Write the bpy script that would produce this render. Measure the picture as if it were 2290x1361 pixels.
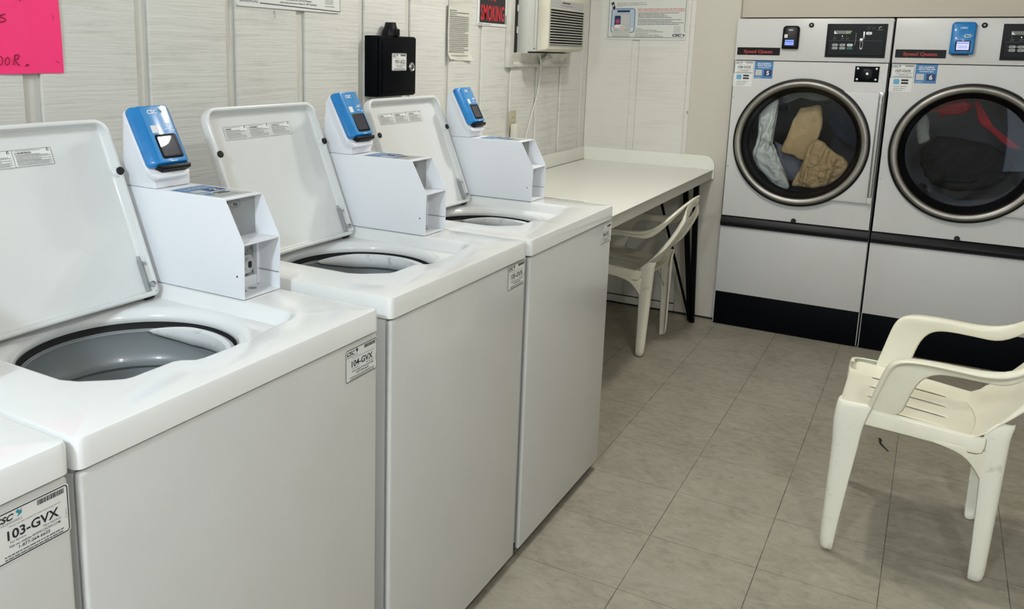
import bpy, bmesh, math, random
from mathutils import Vector, Matrix, noise
random.seed(7)
S = bpy.context.scene
for o in list(bpy.data.objects): bpy.data.objects.remove(o)
COL = S.collection
R = math.radians

# ------------------------------------------------------------------ camera
cam_d = bpy.data.cameras.new('camera'); cam = bpy.data.objects.new('camera', cam_d); COL.objects.link(cam)
S.camera = cam
yaw, pitch, roll = 0.53310, 0.19150, 0.01950
fw = Vector((-math.sin(yaw)*math.cos(pitch), math.cos(yaw)*math.cos(pitch), -math.sin(pitch)))
rt = fw.cross(Vector((0, 0, 1))).normalized(); up = rt.cross(fw)
cr, sr = math.cos(roll), math.sin(roll)
r2 = cr*rt + sr*up; u2 = -sr*rt + cr*up
M = Matrix((r2, u2, -fw)).transposed().to_4x4(); M.translation = Vector((0.886156, -2.65671, 1.415415))
cam.matrix_world = M
cam_d.sensor_width = 36; cam_d.lens = 36*1884.0/2290
cam_d.shift_x = (1145-975.0)/2290; cam_d.shift_y = -(680.5-481.9)/2290
cam_d.clip_start = .02; cam_d.clip_end = 60

# ------------------------------------------------------------------ world, lights, exposure
w = bpy.data.worlds.new('world'); S.world = w; w.use_nodes = True
bg = w.node_tree.nodes['Background']; bg.inputs[0].default_value = (.62, .74, 1, 1); bg.inputs[1].default_value = 1.0
S.view_settings.view_transform = 'Standard'; S.view_settings.look = 'None'
S.view_settings.exposure = -0.42; S.view_settings.gamma = 1
def area(name, loc, rot, sx, sy, power, col):
    l = bpy.data.lights.new(name, 'AREA'); l.shape = 'RECTANGLE'; l.size = sx; l.size_y = sy; l.energy = power; l.color = col
    o = bpy.data.objects.new(name, l); COL.objects.link(o); o.location = loc; o.rotation_euler = rot
    return o
DAY = area('daylight_through_doorway', (2.35, -4.62, 1.08), (R(90), 0, 0), .85, 2.05, 17, (.76, .87, 1))
DAY.rotation_euler = (R(90), 0, 0)
SIDE_FILL = area('added_side_fill', (3.17, -1.6, 1.5), (0, R(90), 0), 1.0, 1.5, 6, (.9, .95, 1))  # added soft fill from the right; the wall there has no window
LAMP_GLOW = 345; LAMP2_GLOW = 370; LAMP3_GLOW = 380; FILL4_GLOW = 520

# ------------------------------------------------------------------ materials
def new_mat(name):
    m = bpy.data.materials.new(name); m.use_nodes = True
    return m, m.node_tree, m.node_tree.nodes['Principled BSDF']
def mat(name, col, rough=.5, metal=0, coat=0, spec=.5, emit=None, es=0, bump=None, var=None, alpha=1, trans=0, ior=1.45):
    m, nt, b = new_mat(name)
    b.inputs['Base Color'].default_value = (*col, 1); b.inputs['Roughness'].default_value = rough
    b.inputs['Metallic'].default_value = metal; b.inputs['Coat Weight'].default_value = coat
    b.inputs['Specular IOR Level'].default_value = spec; b.inputs['IOR'].default_value = ior
    b.inputs['Transmission Weight'].default_value = trans
    if emit: b.inputs['Emission Color'].default_value = (*emit, 1); b.inputs['Emission Strength'].default_value = es
    tc = nt.nodes.new('ShaderNodeTexCoord')
    if bump:
        n = nt.nodes.new('ShaderNodeTexNoise'); n.inputs['Scale'].default_value = bump[0]; n.inputs['Detail'].default_value = 4
        nt.links.new(tc.outputs['Object'], n.inputs['Vector'])
        bp_ = nt.nodes.new('ShaderNodeBump'); bp_.inputs['Strength'].default_value = bump[1]; bp_.inputs['Distance'].default_value = bump[2]
        nt.links.new(n.outputs['Fac'], bp_.inputs['Height']); nt.links.new(bp_.outputs['Normal'], b.inputs['Normal'])
    if var:   # (scale, darker colour, lo, hi)
        n = nt.nodes.new('ShaderNodeTexNoise'); n.inputs['Scale'].default_value = var[0]; n.inputs['Detail'].default_value = 6
        n.inputs['Roughness'].default_value = .65
        nt.links.new(tc.outputs['Object'], n.inputs['Vector'])
        r_ = nt.nodes.new('ShaderNodeValToRGB'); r_.color_ramp.elements[0].position = var[2]; r_.color_ramp.elements[1].position = var[3]
        r_.color_ramp.elements[0].color = (*var[1], 1); r_.color_ramp.elements[1].color = (*col, 1)
        nt.links.new(n.outputs['Fac'], r_.inputs[0]); nt.links.new(r_.outputs[0], b.inputs['Base Color'])
    return m
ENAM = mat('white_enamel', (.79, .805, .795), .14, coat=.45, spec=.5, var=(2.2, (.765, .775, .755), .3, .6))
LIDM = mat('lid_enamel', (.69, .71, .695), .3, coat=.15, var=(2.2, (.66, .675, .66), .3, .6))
ENAM2 = mat('white_enamel_shaded', (.61, .615, .60), .22, coat=.3, var=(3.5, (.585, .588, .565), .28, .6))  # darker copy of the white enamel; dimmer light on fronts put into colour
METER = mat('white_painted_steel', (.80, .82, .85), .36)
GREYST = mat('grey_painted_steel', (.30, .315, .315), .45)
DRYW = mat('dryer_white_enamel', (.62, .62, .61), .33, var=(3, (.59, .59, .575), .3, .6))
BLACKP = mat('black_plastic', (.004, .004, .005), .38, spec=.22)
BLACKS = mat('black_satin_steel', (.002, .0025, .004), .5, spec=.08)
RUB = mat('black_rubber', (.012, .012, .012), .75)
GAP = mat('dark_gap', (.02, .02, .02), .9)
CHROME = mat('brushed_steel', (.36, .345, .315), .42, metal=1, var=(9, (.27, .255, .225), .35, .65))
STEEL = mat('worn_steel', (.5, .5, .5), .35, metal=1)
BASKET = mat('porcelain_grey_basket', (.24, .26, .265), .32, coat=.2)
RINGW = mat('off_white_tub_ring', (.70, .72, .72), .35, var=(25, (.45, .46, .46), .32, .45))
BLUE = mat('blue_plastic', (.012, .20, .52), .25, coat=.4, var=(30, (.011, .17, .45), .35, .6))
BLUE2 = mat('blue_reader_face', (.05, .26, .58), .16, coat=.5)
SCRD = mat('dark_screen_glass', (.055, .055, .07), .015)
SCRL = mat('lit_screen', (.2, .25, .8), .3, emit=(.28, .36, 1), es=.75)
SCRL2 = mat('lit_screen_white', (.3, .3, .8), .3, emit=(.6, .64, 1), es=.95)
CREAM = mat('cream_plastic', (.83, .81, .66), .30, coat=.15, var=(7, (.77, .745, .59), .3, .62), bump=(60, .04, .002))
CREAMD = mat('cream_plastic_dirty', (.81, .79, .67), .38, var=(22, (.62, .59, .49), .28, .40))
LAM = mat('laminate', (.79, .79, .72), .3, var=(2, (.76, .76, .69), .3, .6))
LAME = mat('laminate_edge', (.50, .49, .43), .4)
PAPER = mat('sticker_white', (.72, .73, .71), .5)
PAPERG = mat('sticker_grey', (.50, .52, .50), .5)
INK = mat('black_ink', (.02, .02, .025), .55)
INKG = mat('grey_ink', (.13, .14, .14), .6)
RED = mat('red_ink', (.55, .02, .03), .5)
LOGOR = mat('red_logo', (.27, .02, .018), .5)
SBLUE = mat('sticker_blue', (.055, .19, .42), .45)
SNAVY = mat('sticker_navy', (.012, .03, .11), .45)
WINK = mat('white_ink', (.75, .78, .80), .5)
PINK = mat('neon_pink_paper', (1.0, .040, .205), .6)
MARK = mat('dark_red_marker', (.28, .0, .03), .6)
IVORY = mat('ivory_plastic', (.47, .43, .29), .4)
ACW = mat('aged_white_plastic', (.60, .58, .47), .42, var=(6, (.52, .49, .38), .3, .6))
ACS = mat('painted_ac_side', (.56, .57, .52), .45)
TRIM = mat('trim_paint', (.62, .62, .56), .45, var=(9, (.50, .49, .42), .3, .55), bump=(30, .15, .003))
YEL = mat('yellow_foil_tape', (.62, .60, .05), .35, var=(40, (.35, .33, .02), .4, .55), bump=(50, .5, .004))
NOTE = mat('aged_paper', (.64, .64, .56), .7)
TEAL = mat('teal_ink', (.02, .25, .33), .5)
LOCKM = mat('cast_metal', (.55, .55, .54), .38, metal=.8, bump=(90, .3, .001))
DIRTY = mat('stained_plate', (.42, .44, .43), .5, var=(60, (.10, .11, .11), .42, .6))
DRUM = mat('galvanised_drum', (.045, .05, .06), .35, metal=.6)
LED = mat('green_led', (.1, .2, .02), .4, emit=(.55, .9, .1), es=.3)
LEDW = mat('white_led', (.8, .9, .7), .4, emit=(.9, 1, .8), es=1.5)
GREEN = mat('green_button', (.01, .16, .10), .4)
KEYG = mat('grey_button', (.38, .39, .38), .4)
TOWEL = mat('tan_terry', (.52, .38, .20), .9, bump=(300, .5, .002), var=(9, (.44, .32, .17), .3, .6))
SHEET = mat('white_sheet_cloth', (.66, .69, .66), .8, var=(14, (.58, .62, .60), .3, .6))
GREYC = mat('grey_cloth', (.20, .21, .25), .85)
REDC = mat('red_cloth', (.27, .010, .018), .8)
DARKC = mat('dark_cloth', (.005, .007, .011), .9)
PALEC = mat('pale_cloth', (.25, .27, .26), .85)
def glass_mat(name, tint, op):
    m = bpy.data.materials.new(name); m.use_nodes = True; nt = m.node_tree; nt.nodes.clear()
    out = nt.nodes.new('ShaderNodeOutputMaterial'); tr = nt.nodes.new('ShaderNodeBsdfTransparent'); tr.inputs[0].default_value = (*tint, 1)
    gl = nt.nodes.new('ShaderNodeBsdfGlossy'); gl.inputs['Roughness'].default_value = .02
    fr = nt.nodes.new('ShaderNodeFresnel'); fr.inputs[0].default_value = 1.5
    ma = nt.nodes.new('ShaderNodeMath'); ma.operation = 'MULTIPLY_ADD'; ma.inputs[1].default_value = .6; ma.inputs[2].default_value = op
    nt.links.new(fr.outputs[0], ma.inputs[0])
    mx = nt.nodes.new('ShaderNodeMixShader'); nt.links.new(ma.outputs[0], mx.inputs[0]); nt.links.new(tr.outputs[0], mx.inputs[1]); nt.links.new(gl.outputs[0], mx.inputs[2])
    nt.links.new(mx.outputs[0], out.inputs[0]); return m
GLASS = glass_mat('dryer_glass', (.88, .90, .90), .0)

def wall_mat(name, col, dark, axis, bstr, bdist, zs=95):
    m, nt, b = new_mat(name); b.inputs['Roughness'].default_value = .6; L = nt.links
    tc = nt.nodes.new('ShaderNodeTexCoord'); mp = nt.nodes.new('ShaderNodeMapping')
    sc = {'y': (1, 3.2, zs), 'x': (3.2, 1, zs), 'v': (1, 130, 2.5)}[axis]
    mp.inputs['Scale'].default_value = sc; L.new(tc.outputs['Object'], mp.inputs['Vector'])
    n = nt.nodes.new('ShaderNodeTexNoise'); n.inputs['Scale'].default_value = 1.0; n.inputs['Detail'].default_value = 5; n.inputs['Roughness'].default_value = .6
    n.inputs['Distortion'].default_value = .3
    L.new(mp.outputs[0], n.inputs['Vector'])
    bm_ = nt.nodes.new('ShaderNodeBump'); bm_.inputs['Strength'].default_value = bstr; bm_.inputs['Distance'].default_value = bdist
    L.new(n.outputs['Fac'], bm_.inputs['Height']); L.new(bm_.outputs[0], b.inputs['Normal'])
    n2 = nt.nodes.new('ShaderNodeTexNoise'); n2.inputs['Scale'].default_value = 3; n2.inputs['Detail'].default_value = 8; n2.inputs['Roughness'].default_value = .7
    L.new(tc.outputs['Object'], n2.inputs['Vector'])
    ad = nt.nodes.new('ShaderNodeMath'); ad.operation = 'MULTIPLY'; L.new(n.outputs['Fac'], ad.inputs[0]); L.new(n2.outputs['Fac'], ad.inputs[1])
    rp = nt.nodes.new('ShaderNodeValToRGB'); rp.color_ramp.elements[0].position = .14; rp.color_ramp.elements[1].position = .25
    rp.color_ramp.elements[0].color = (*dark, 1); rp.color_ramp.elements[1].color = (*col, 1)
    L.new(ad.outputs[0], rp.inputs[0])
    # small dark specks and scuffs
    n3 = nt.nodes.new('ShaderNodeTexNoise'); n3.inputs['Scale'].default_value = 26; n3.inputs['Detail'].default_value = 2
    mp3 = nt.nodes.new('ShaderNodeMapping'); mp3.inputs['Scale'].default_value = (1, 1, .6); L.new(tc.outputs['Object'], mp3.inputs[0]); L.new(mp3.outputs[0], n3.inputs['Vector'])
    r3 = nt.nodes.new('ShaderNodeValToRGB'); r3.color_ramp.elements[0].position = .775; r3.color_ramp.elements[1].position = .80
    r3.color_ramp.elements[0].color = (0, 0, 0, 1); r3.color_ramp.elements[1].color = (.6, .6, .6, 1); L.new(n3.outputs['Fac'], r3.inputs[0])
    mx = nt.nodes.new('ShaderNodeMix'); mx.data_type = 'RGBA'; L.new(r3.outputs[0], mx.inputs[0]); L.new(rp.outputs[0], mx.inputs[6]); mx.inputs[7].default_value = (.12, .11, .09, 1)
    L.new(mx.outputs[2], b.inputs['Base Color'])
    return m
WALL_L = wall_mat('rough_sawn_siding_paint', (.665, .665, .62), (.55, .55, .50), 'y', .62, .004)
WALL_G = wall_mat('siding_groove_paint', (.64, .635, .58), (.50, .49, .44), 'v', .7, .003)
WALL_B = wall_mat('painted_back_siding', (.66, .655, .60), (.61, .60, .55), 'x', .18, .002, 60)
WALL_P = mat('plain_wall_paint', (.55, .50, .42), .6, var=(1.5, (.52, .47, .39), .3, .7))
WALL_Q = mat('plain_pilaster_paint', (.57, .545, .475), .6, var=(3, (.54, .515, .445), .3, .7))
CEIL = mat('ceiling_paint', (.72, .71, .67), .8)

def floor_mat():
    m, nt, b = new_mat('vinyl_floor_tiles'); L = nt.links
    tc = nt.nodes.new('ShaderNodeTexCoord'); sp = nt.nodes.new('ShaderNodeSeparateXYZ'); L.new(tc.outputs['Object'], sp.inputs[0])
    def M_(op, a, bb=None, c=None):
        n = nt.nodes.new('ShaderNodeMath'); n.operation = op
        for i, v in enumerate((a, bb, c)):
            if v is None: continue
            if isinstance(v, (int, float)): n.inputs[i].default_value = v
            else: L.new(v, n.inputs[i])
        return n.outputs[0]
    T = .3048
    def joint(out, off, wd):
        a = M_('SUBTRACT', out, off); a = M_('DIVIDE', a, T); f = M_('FRACT', a); f = M_('SUBTRACT', f, .5); f = M_('ABSOLUTE', f); f = M_('SUBTRACT', .5, f); f = M_('MULTIPLY', f, T)
        return M_('LESS_THAN', f, wd), M_('FLOOR', a)
    # joints wobble in width with a noise
    jn = nt.nodes.new('ShaderNodeTexNoise'); jn.inputs['Scale'].default_value = 9; L.new(tc.outputs['Object'], jn.inputs['Vector'])
    wdx = M_('MULTIPLY_ADD', jn.outputs['Fac'], .0022, -.0002); wdy = M_('MULTIPLY_ADD', jn.outputs['Fac'], .0022, -.0001)
    jx, ix = joint(sp.outputs[0], -.021, wdx); jy, iy = joint(sp.outputs[1], .585, wdy)
    cid = nt.nodes.new('ShaderNodeCombineXYZ'); L.new(ix, cid.inputs[0]); L.new(iy, cid.inputs[1])
    wn = nt.nodes.new('ShaderNodeTexWhiteNoise'); L.new(cid.outputs[0], wn.inputs[0])
    # streaky marbling, direction alternates from tile to tile
    mp1 = nt.nodes.new('ShaderNodeMapping'); mp1.inputs['Scale'].default_value = (14, 24, 1); mp1.inputs['Rotation'].default_value = (0, 0, .5)
    L.new(tc.outputs['Object'], mp1.inputs[0])
    n1 = nt.nodes.new('ShaderNodeTexNoise'); n1.inputs['Scale'].default_value = 1.6; n1.inputs['Detail'].default_value = 8; n1.inputs['Roughness'].default_value = .72; n1.inputs['Distortion'].default_value = .8
    L.new(mp1.outputs[0], n1.inputs['Vector'])
    n2 = nt.nodes.new('ShaderNodeTexNoise'); n2.inputs['Scale'].default_value = 5; n2.inputs['Detail'].default_value = 9; n2.inputs['Roughness'].default_value = .7
    L.new(tc.outputs['Object'], n2.inputs['Vector'])
    mixf = M_('ADD', M_('MULTIPLY', n1.outputs['Fac'], .55), M_('MULTIPLY', n2.outputs['Fac'], .45))
    mixf = M_('ADD', mixf, M_('MULTIPLY_ADD', wn.outputs[0], .05, -.025))
    rp = nt.nodes.new('ShaderNodeValToRGB'); e = rp.color_ramp.elements
    e[0].position = .34; e[0].color = (.235, .210, .160, 1); e[1].position = .66; e[1].color = (.41, .378, .305, 1)
    x = e.new(.5); x.color = (.335, .308, .243, 1); L.new(mixf, rp.inputs[0])
    # dark scratch marks
    mp4 = nt.nodes.new('ShaderNodeMapping'); mp4.inputs['Scale'].default_value = (20, 60, 1); mp4.inputs['Rotation'].default_value = (0, 0, -.4); L.new(tc.outputs['Object'], mp4.inputs[0])
    n4 = nt.nodes.new('ShaderNodeTexNoise'); n4.inputs['Scale'].default_value = 1.0; n4.inputs['Detail'].default_value = 3; L.new(mp4.outputs[0], n4.inputs['Vector'])
    s4 = nt.nodes.new('ShaderNodeValToRGB'); s4.color_ramp.elements[0].position = .70; s4.color_ramp.elements[1].position = .76
    s4.color_ramp.elements[0].color = (0, 0, 0, 1); s4.color_ramp.elements[1].color = (.6, .6, .6, 1); L.new(n4.outputs['Fac'], s4.inputs[0])
    mx0 = nt.nodes.new('ShaderNodeMix'); mx0.data_type = 'RGBA'; L.new(s4.outputs[0], mx0.inputs[0]); L.new(rp.outputs[0], mx0.inputs[6]); mx0.inputs[7].default_value = (.09, .08, .06, 1)
    mxa = nt.nodes.new('ShaderNodeMix'); mxa.data_type = 'RGBA'; L.new(M_('MULTIPLY', jy, .65), mxa.inputs[0]); L.new(mx0.outputs[2], mxa.inputs[6]); mxa.inputs[7].default_value = (.06, .05, .035, 1)
    mxb = nt.nodes.new('ShaderNodeMix'); mxb.data_type = 'RGBA'; L.new(M_('MULTIPLY', jx, .9), mxb.inputs[0]); L.new(mxa.outputs[2], mxb.inputs[6]); mxb.inputs[7].default_value = (.035, .03, .022, 1)
    L.new(mxb.outputs[2], b.inputs['Base Color'])
    rr = nt.nodes.new('ShaderNodeMapRange'); rr.inputs[3].default_value = .34; rr.inputs[4].default_value = .58; L.new(n2.outputs['Fac'], rr.inputs[0]); L.new(rr.outputs[0], b.inputs['Roughness'])
    b.inputs['Specular IOR Level'].default_value = .4
    return m
FLOOR = floor_mat()

# ------------------------------------------------------------------ mesh helpers
class Fr:
    def __init__(s, O=(0, 0, 0), X=(1, 0, 0), Y=(0, 1, 0), Z=(0, 0, 1)):
        s.O, s.X, s.Y, s.Z = Vector(O), Vector(X).normalized(), Vector(Y).normalized(), Vector(Z).normalized()
    def __call__(s, p): return s.O + s.X*p[0] + s.Y*p[1] + s.Z*p[2]
ID = Fr()
class MB:
    def __init__(s, fr=ID): s.v, s.f, s.mi, s.mats, s.fr = [], [], [], [], fr
    def m(s, mt):
        if mt not in s.mats: s.mats.append(mt)
        return s.mats.index(mt)
    def add(s, vs, fs, mt, fr=None):
        fr = fr or s.fr; b = len(s.v); k = s.m(mt)
        s.v += [fr(p) for p in vs]
        for f in fs: s.f.append([b+i for i in f]); s.mi.append(k)
        return s
    def box(s, x0, x1, y0, y1, z0, z1, mt, r=0, seg=2, fr=None):
        bm = bmesh.new(); bmesh.ops.create_cube(bm, size=1)
        for v in bm.verts: v.co = Vector(((x0+x1)/2+v.co.x*(x1-x0), (y0+y1)/2+v.co.y*(y1-y0), (z0+z1)/2+v.co.z*(z1-z0)))
        if r > 0: bmesh.ops.bevel(bm, geom=bm.edges[:], offset=min(r, .49*min(x1-x0, y1-y0, z1-z0)), segments=seg, affect='EDGES', profile=.5)
        bm.verts.index_update(); vs = [tuple(v.co) for v in bm.verts]; fs = [[v.index for v in f.verts] for f in bm.faces]; bm.free()
        return s.add(vs, fs, mt, fr)
    def loft(s, rings, mt, cap0=True, cap1=True, closed=True, fr=None):
        n = len(rings[0]); vs = [p for r_ in rings for p in r_]; fs = []
        for i in range(len(rings)-1):
            for j in range(n if closed else n-1):
                k = (j+1) % n; fs.append([i*n+j, i*n+k, (i+1)*n+k, (i+1)*n+j])
        if cap0: fs.append(list(range(n))[::-1])
        if cap1: fs.append([(len(rings)-1)*n+j for j in range(n)])
        return s.add(vs, fs, mt, fr)
    def prism(s, poly, h0, h1, mt, fr=None, bev=0):
        """poly of (a,b) extruded along c"""
        if bev:
            bm = bmesh.new(); lo = [bm.verts.new((p[0], p[1], h0)) for p in poly]; hi = [bm.verts.new((p[0], p[1], h1)) for p in poly]; n = len(poly)
            bm.faces.new(lo[::-1]); bm.faces.new(hi)
            for i in range(n): bm.faces.new([lo[i], lo[(i+1) % n], hi[(i+1) % n], hi[i]])
            bmesh.ops.bevel(bm, geom=bm.edges[:], offset=bev, segments=2, affect='EDGES', profile=.5)
            bm.verts.index_update(); vs = [tuple(v.co) for v in bm.verts]; fs = [[v.index for v in f.verts] for f in bm.faces]; bm.free()
            return s.add(vs, fs, mt, fr)
        return s.loft([[(p[0], p[1], h0) for p in poly], [(p[0], p[1], h1) for p in poly]], mt, fr=fr)
    def lathe(s, prof, mt, c=(0, 0), n=48, fr=None, cap0=False, cap1=False):
        return s.loft([[(c[0]+r_*math.cos(2*math.pi*k/n), c[1]+r_*math.sin(2*math.pi*k/n), z) for k in range(n)] for r_, z in prof], mt, cap0, cap1, fr=fr)
    def cyl(s, c, r_, h0, h1, mt, n=24, fr=None, bev=0):
        pr = [(r_, h0), (r_, h1)] if not bev else [(r_, h0), (r_, h1-bev), (r_-bev*.3, h1-bev*.3), (r_-bev, h1)]
        return s.lathe(pr, mt, c, n, fr, True, True)
    def tube(s, path, r_, mt, n=8, fr=None, flat=None):
        P = [Vector(p) for p in path]; rings = []
        ref = Vector((0, 0, 1))
        for i, p in enumerate(P):
            t = (P[min(i+1, len(P)-1)]-P[max(i-1, 0)]).normalized()
            if abs(t.dot(ref)) > .95: a = t.cross(Vector((1, 0, 0))).normalized()
            else: a = t.cross(ref).normalized()
            b_ = a.cross(t); rr = r_(i/(len(P)-1)) if callable(r_) else r_
            rings.append([tuple(p+a*math.cos(2*math.pi*k/n)*rr+b_*math.sin(2*math.pi*k/n)*rr*(flat or 1)) for k in range(n)])
        return s.loft(rings, mt, fr=fr)
    def quad(s, a0, a1, b0, b1, c, mt, fr=None): return s.add([(a0, b0, c), (a1, b0, c), (a1, b1, c), (a0, b1, c)], [[0, 1, 2, 3]], mt, fr)
    def poly(s, pts, c, mt, fr=None): return s.add([(p[0], p[1], c) for p in pts], [list(range(len(pts)))], mt, fr)
    def ribbon(s, pts, wd, c, mt, fr=None):
        n = len(pts); Lf, Rt = [], []
        for i in range(n):
            a = Vector(pts[max(i-1, 0)]); b_ = Vector(pts[min(i+1, n-1)]); t = (b_-a).normalized(); nn = Vector((-t.y, t.x))*wd/2; p = Vector(pts[i])
            Lf.append((*(p+nn), c)); Rt.append((*(p-nn), c))
        return s.add(Lf+Rt, [[i, i+1, n+i+1, n+i] for i in range(n-1)], mt, fr)
    def frame_line(s, a0, a1, b0, b1, r_, wd, c, mt, fr=None):
        o = rrect(a0, a1, b0, b1, r_, 4); i = rrect(a0+wd, a1-wd, b0+wd, b1-wd, max(r_-wd, .0002), 4); n = len(o)
        return s.add([(*p, c) for p in o]+[(*p, c) for p in i], [[k, (k+1) % n, n+(k+1) % n, n+k] for k in range(n)], mt, fr)
    def text(s, body, a, b, h, c, mt, fr=None, width=None, bold=0, shear=0, align='L', rot=0):
        vs, fs, (w_, hh) = glyphs(body, bold, shear)
        k = h/.73; kx = k if width is None else width/max(w_, 1e-6)
        ox = {'L': 0, 'C': -w_*kx/2, 'R': -w_*kx}[align]; cr_, sr_ = math.cos(rot), math.sin(rot)
        P = []
        for p in vs:
            x, y = ox+p[0]*kx, p[1]*k; P.append((a+x*cr_-y*sr_, b+x*sr_+y*cr_, c))
        return s.add(P, fs, mt, fr)
    def build(s, name, parent=None, smooth=40, label=None):
        me = bpy.data.meshes.new(name); me.from_pydata([tuple(v) for v in s.v], [], s.f)
        for mt in s.mats: me.materials.append(mt)
        me.polygons.foreach_set('material_index', s.mi)
        me.validate(); me.update()
        if smooth:
            bm = bmesh.new(); bm.from_mesh(me); bmesh.ops.remove_doubles(bm, verts=bm.verts, dist=1e-6); bm.to_mesh(me); bm.free()
            me.polygons.foreach_set('use_smooth', [True]*len(me.polygons)); me.set_sharp_from_angle(angle=R(smooth))
        o = bpy.data.objects.new(name, me); COL.objects.link(o)
        if parent: o.parent = parent
        if label: o['label'] = label
        return o
_g = {}
def glyphs(body, bold, shear):
    k = (body, bold, shear)
    if k not in _g:
        c = bpy.data.curves.new('t', 'FONT'); c.body = body; c.size = 1; c.offset = bold; c.shear = shear; c.resolution_u = 3
        o = bpy.data.objects.new('t', c); COL.objects.link(o); bpy.context.view_layer.update()
        me = bpy.data.meshes.new_from_object(o.evaluated_get(bpy.context.evaluated_depsgraph_get()))
        vs = [(v.co.x, v.co.y) for v in me.vertices]; fs = [list(p.vertices) for p in me.polygons]
        x0 = min(v[0] for v in vs); x1 = max(v[0] for v in vs)
        _g[k] = ([(v[0]-x0, v[1]) for v in vs], fs, (x1-x0, .73))
        bpy.data.objects.remove(o); bpy.data.curves.remove(c); bpy.data.meshes.remove(me)
    return _g[k]
def rrect(a0, a1, b0, b1, r_, n=5):
    r_ = [r_]*4 if isinstance(r_, (int, float)) else r_; P = []
    for (cx, cy, t0, q) in ((a1, b1, 0, r_[0]), (a0, b1, 90, r_[1]), (a0, b0, 180, r_[2]), (a1, b0, 270, r_[3])):
        sx = -1 if cx == a1 else 1; sy = -1 if cy == b1 else 1
        for k in range(n+1):
            t = R(t0+90*k/n); P.append((cx+sx*q+q*math.cos(t), cy+sy*q+q*math.sin(t)))
    return P
def empty(name, loc=(0, 0, 0), rz=0):
    o = bpy.data.objects.new(name, None); COL.objects.link(o); o.location = loc; o.rotation_euler = (0, 0, rz); o.empty_display_size = .1; return o
def tag(o, label, cat, group=None):
    o['label'] = label; o['category'] = cat
    if group: o['group'] = group
    return o
def struct(o): o['kind'] = 'structure'; return o
def bars(mb, a0, a1, b, h, c, mt, fr, fill=.8, seedv=0):
    """a line of unreadably small print: little dashes the length of words"""
    rnd = random.Random(seedv+int(b*1e5)); a = a0
    while a < a1-.0005:
        w_ = rnd.uniform(1.2, 5)*h; e_ = min(a+w_, a1); mb.quad(a, e_, b, b+h, c, mt, fr); a = e_+h*.55

# ------------------------------------------------------------------ room
XW, YB = -.86, 1.96
X1, Y0, ZC = 3.2, -4.7, 2.45
mb = MB(); mb.box(-1.0, X1, Y0-.4, 2.85, -.05, 0, FLOOR); struct(mb.build('floor', smooth=0))
mb = MB(); mb.box(-1.0, X1, Y0, 2.85, ZC, ZC+.05, CEIL); struct(mb.build('ceiling', smooth=0))
# left wall: grooved siding boards
gl = [(-4.31, .042)]+[(-1.4805-.308*k, .042) for k in range(9, 0, -1)]+[(-1.4805, .043), (-1.170, .042), (-.857, .04), (-.5525, .041), (-.228, .034), (.069, .036), (.364, .036), (.652, .036), (.950, .036), (1.254, .034), (1.564, .032), (1.868, .02)]
gl = sorted(set(gl))
mb = MB(); mb.box(XW-.12, XW-.010, Y0, YB+.1, 0, ZC, WALL_L)
yprev = Y0
for c_, w_ in gl:
    if c_-w_/2 <= yprev: continue
    mb.box(XW-.0101, XW, yprev, c_-w_/2, 0, ZC, WALL_L, r=.002, seg=1); mb.quad(0, 1, 0, 1, 0, WALL_G, Fr((XW-.0098, c_-w_/2, 0), (0, 1, 0), (0, 0, 1), (1, 0, 0))) if 0 else None
    mb.add([(XW-.0097, c_-w_/2, 0), (XW-.0097, c_+w_/2, 0), (XW-.0097, c_+w_/2, ZC), (XW-.0097, c_-w_/2, ZC)], [[0, 1, 2, 3]], WALL_G)
    yprev = c_+w_/2
mb.box(XW-.0101, XW, yprev, YB, 0, ZC, WALL_L, r=.002, seg=1)
struct(mb.build('wall_left', smooth=0))
# back wall beside the dryers, grooved too
mb = MB(); mb.box(XW-.1, -.045, YB+.008, YB+.12, 0, ZC, WALL_B)
for a, b in ((XW, -.607), (-.567, -.297), (-.272, -.045)):
    mb.box(a, b, YB, YB+.0081, 0, ZC, WALL_B if b < -.2 else WALL_Q, r=.0015, seg=1)
struct(mb.build('wall_back', smooth=0))
mb = MB(); mb.box(-.046, X1, YB+.045, YB+.14, 1.622, ZC, WALL_P); mb.box(1.40, X1, YB+.045, YB+.14, 0, 1.622, WALL_P)
mb.box(-.15, 1.6, 2.75, 2.85, 0, 1.7, WALL_P); mb.box(-.06, -.050, YB+.11, 2.76, 0, 1.72, WALL_P); mb.box(1.40, 1.45, YB+.1, 2.76, 0, 1.72, WALL_P); mb.box(-.06, 1.45, YB+.1, 2.76, 1.66, 1.72, WALL_P); struct(mb.build('wall_bulkhead', smooth=0))
mb = MB(); mb.box(X1, X1+.1, Y0, 2.2, 0, ZC, WALL_P); struct(mb.build('wall_right', smooth=0))
mb = MB(); mb.box(XW, 1.9, Y0-.1, Y0, 0, ZC, WALL_P); mb.box(2.8, X1, Y0-.1, Y0, 0, ZC, WALL_P); mb.box(1.9, 2.8, Y0-.1, Y0, 2.15, ZC, WALL_P)
struct(mb.build('wall_front', smooth=0))
mb = MB(); mb.box(XW+.001, -.275, YB-.012, YB+.001, .012, .052, TRIM, r=.002, seg=1)
mb.box(XW+.001, -.275, YB-.006, YB+.001, .052, .056, GAP); struct(mb.build('baseboard_back', smooth=0))
mb = MB(); mb.box(XW, -.046, YB-.004, YB+.001, 0, .010, GAP); struct(mb.build('shadow_gap_strip', smooth=0))  # dark strip standing in for the shadow gap at the wall foot
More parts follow.
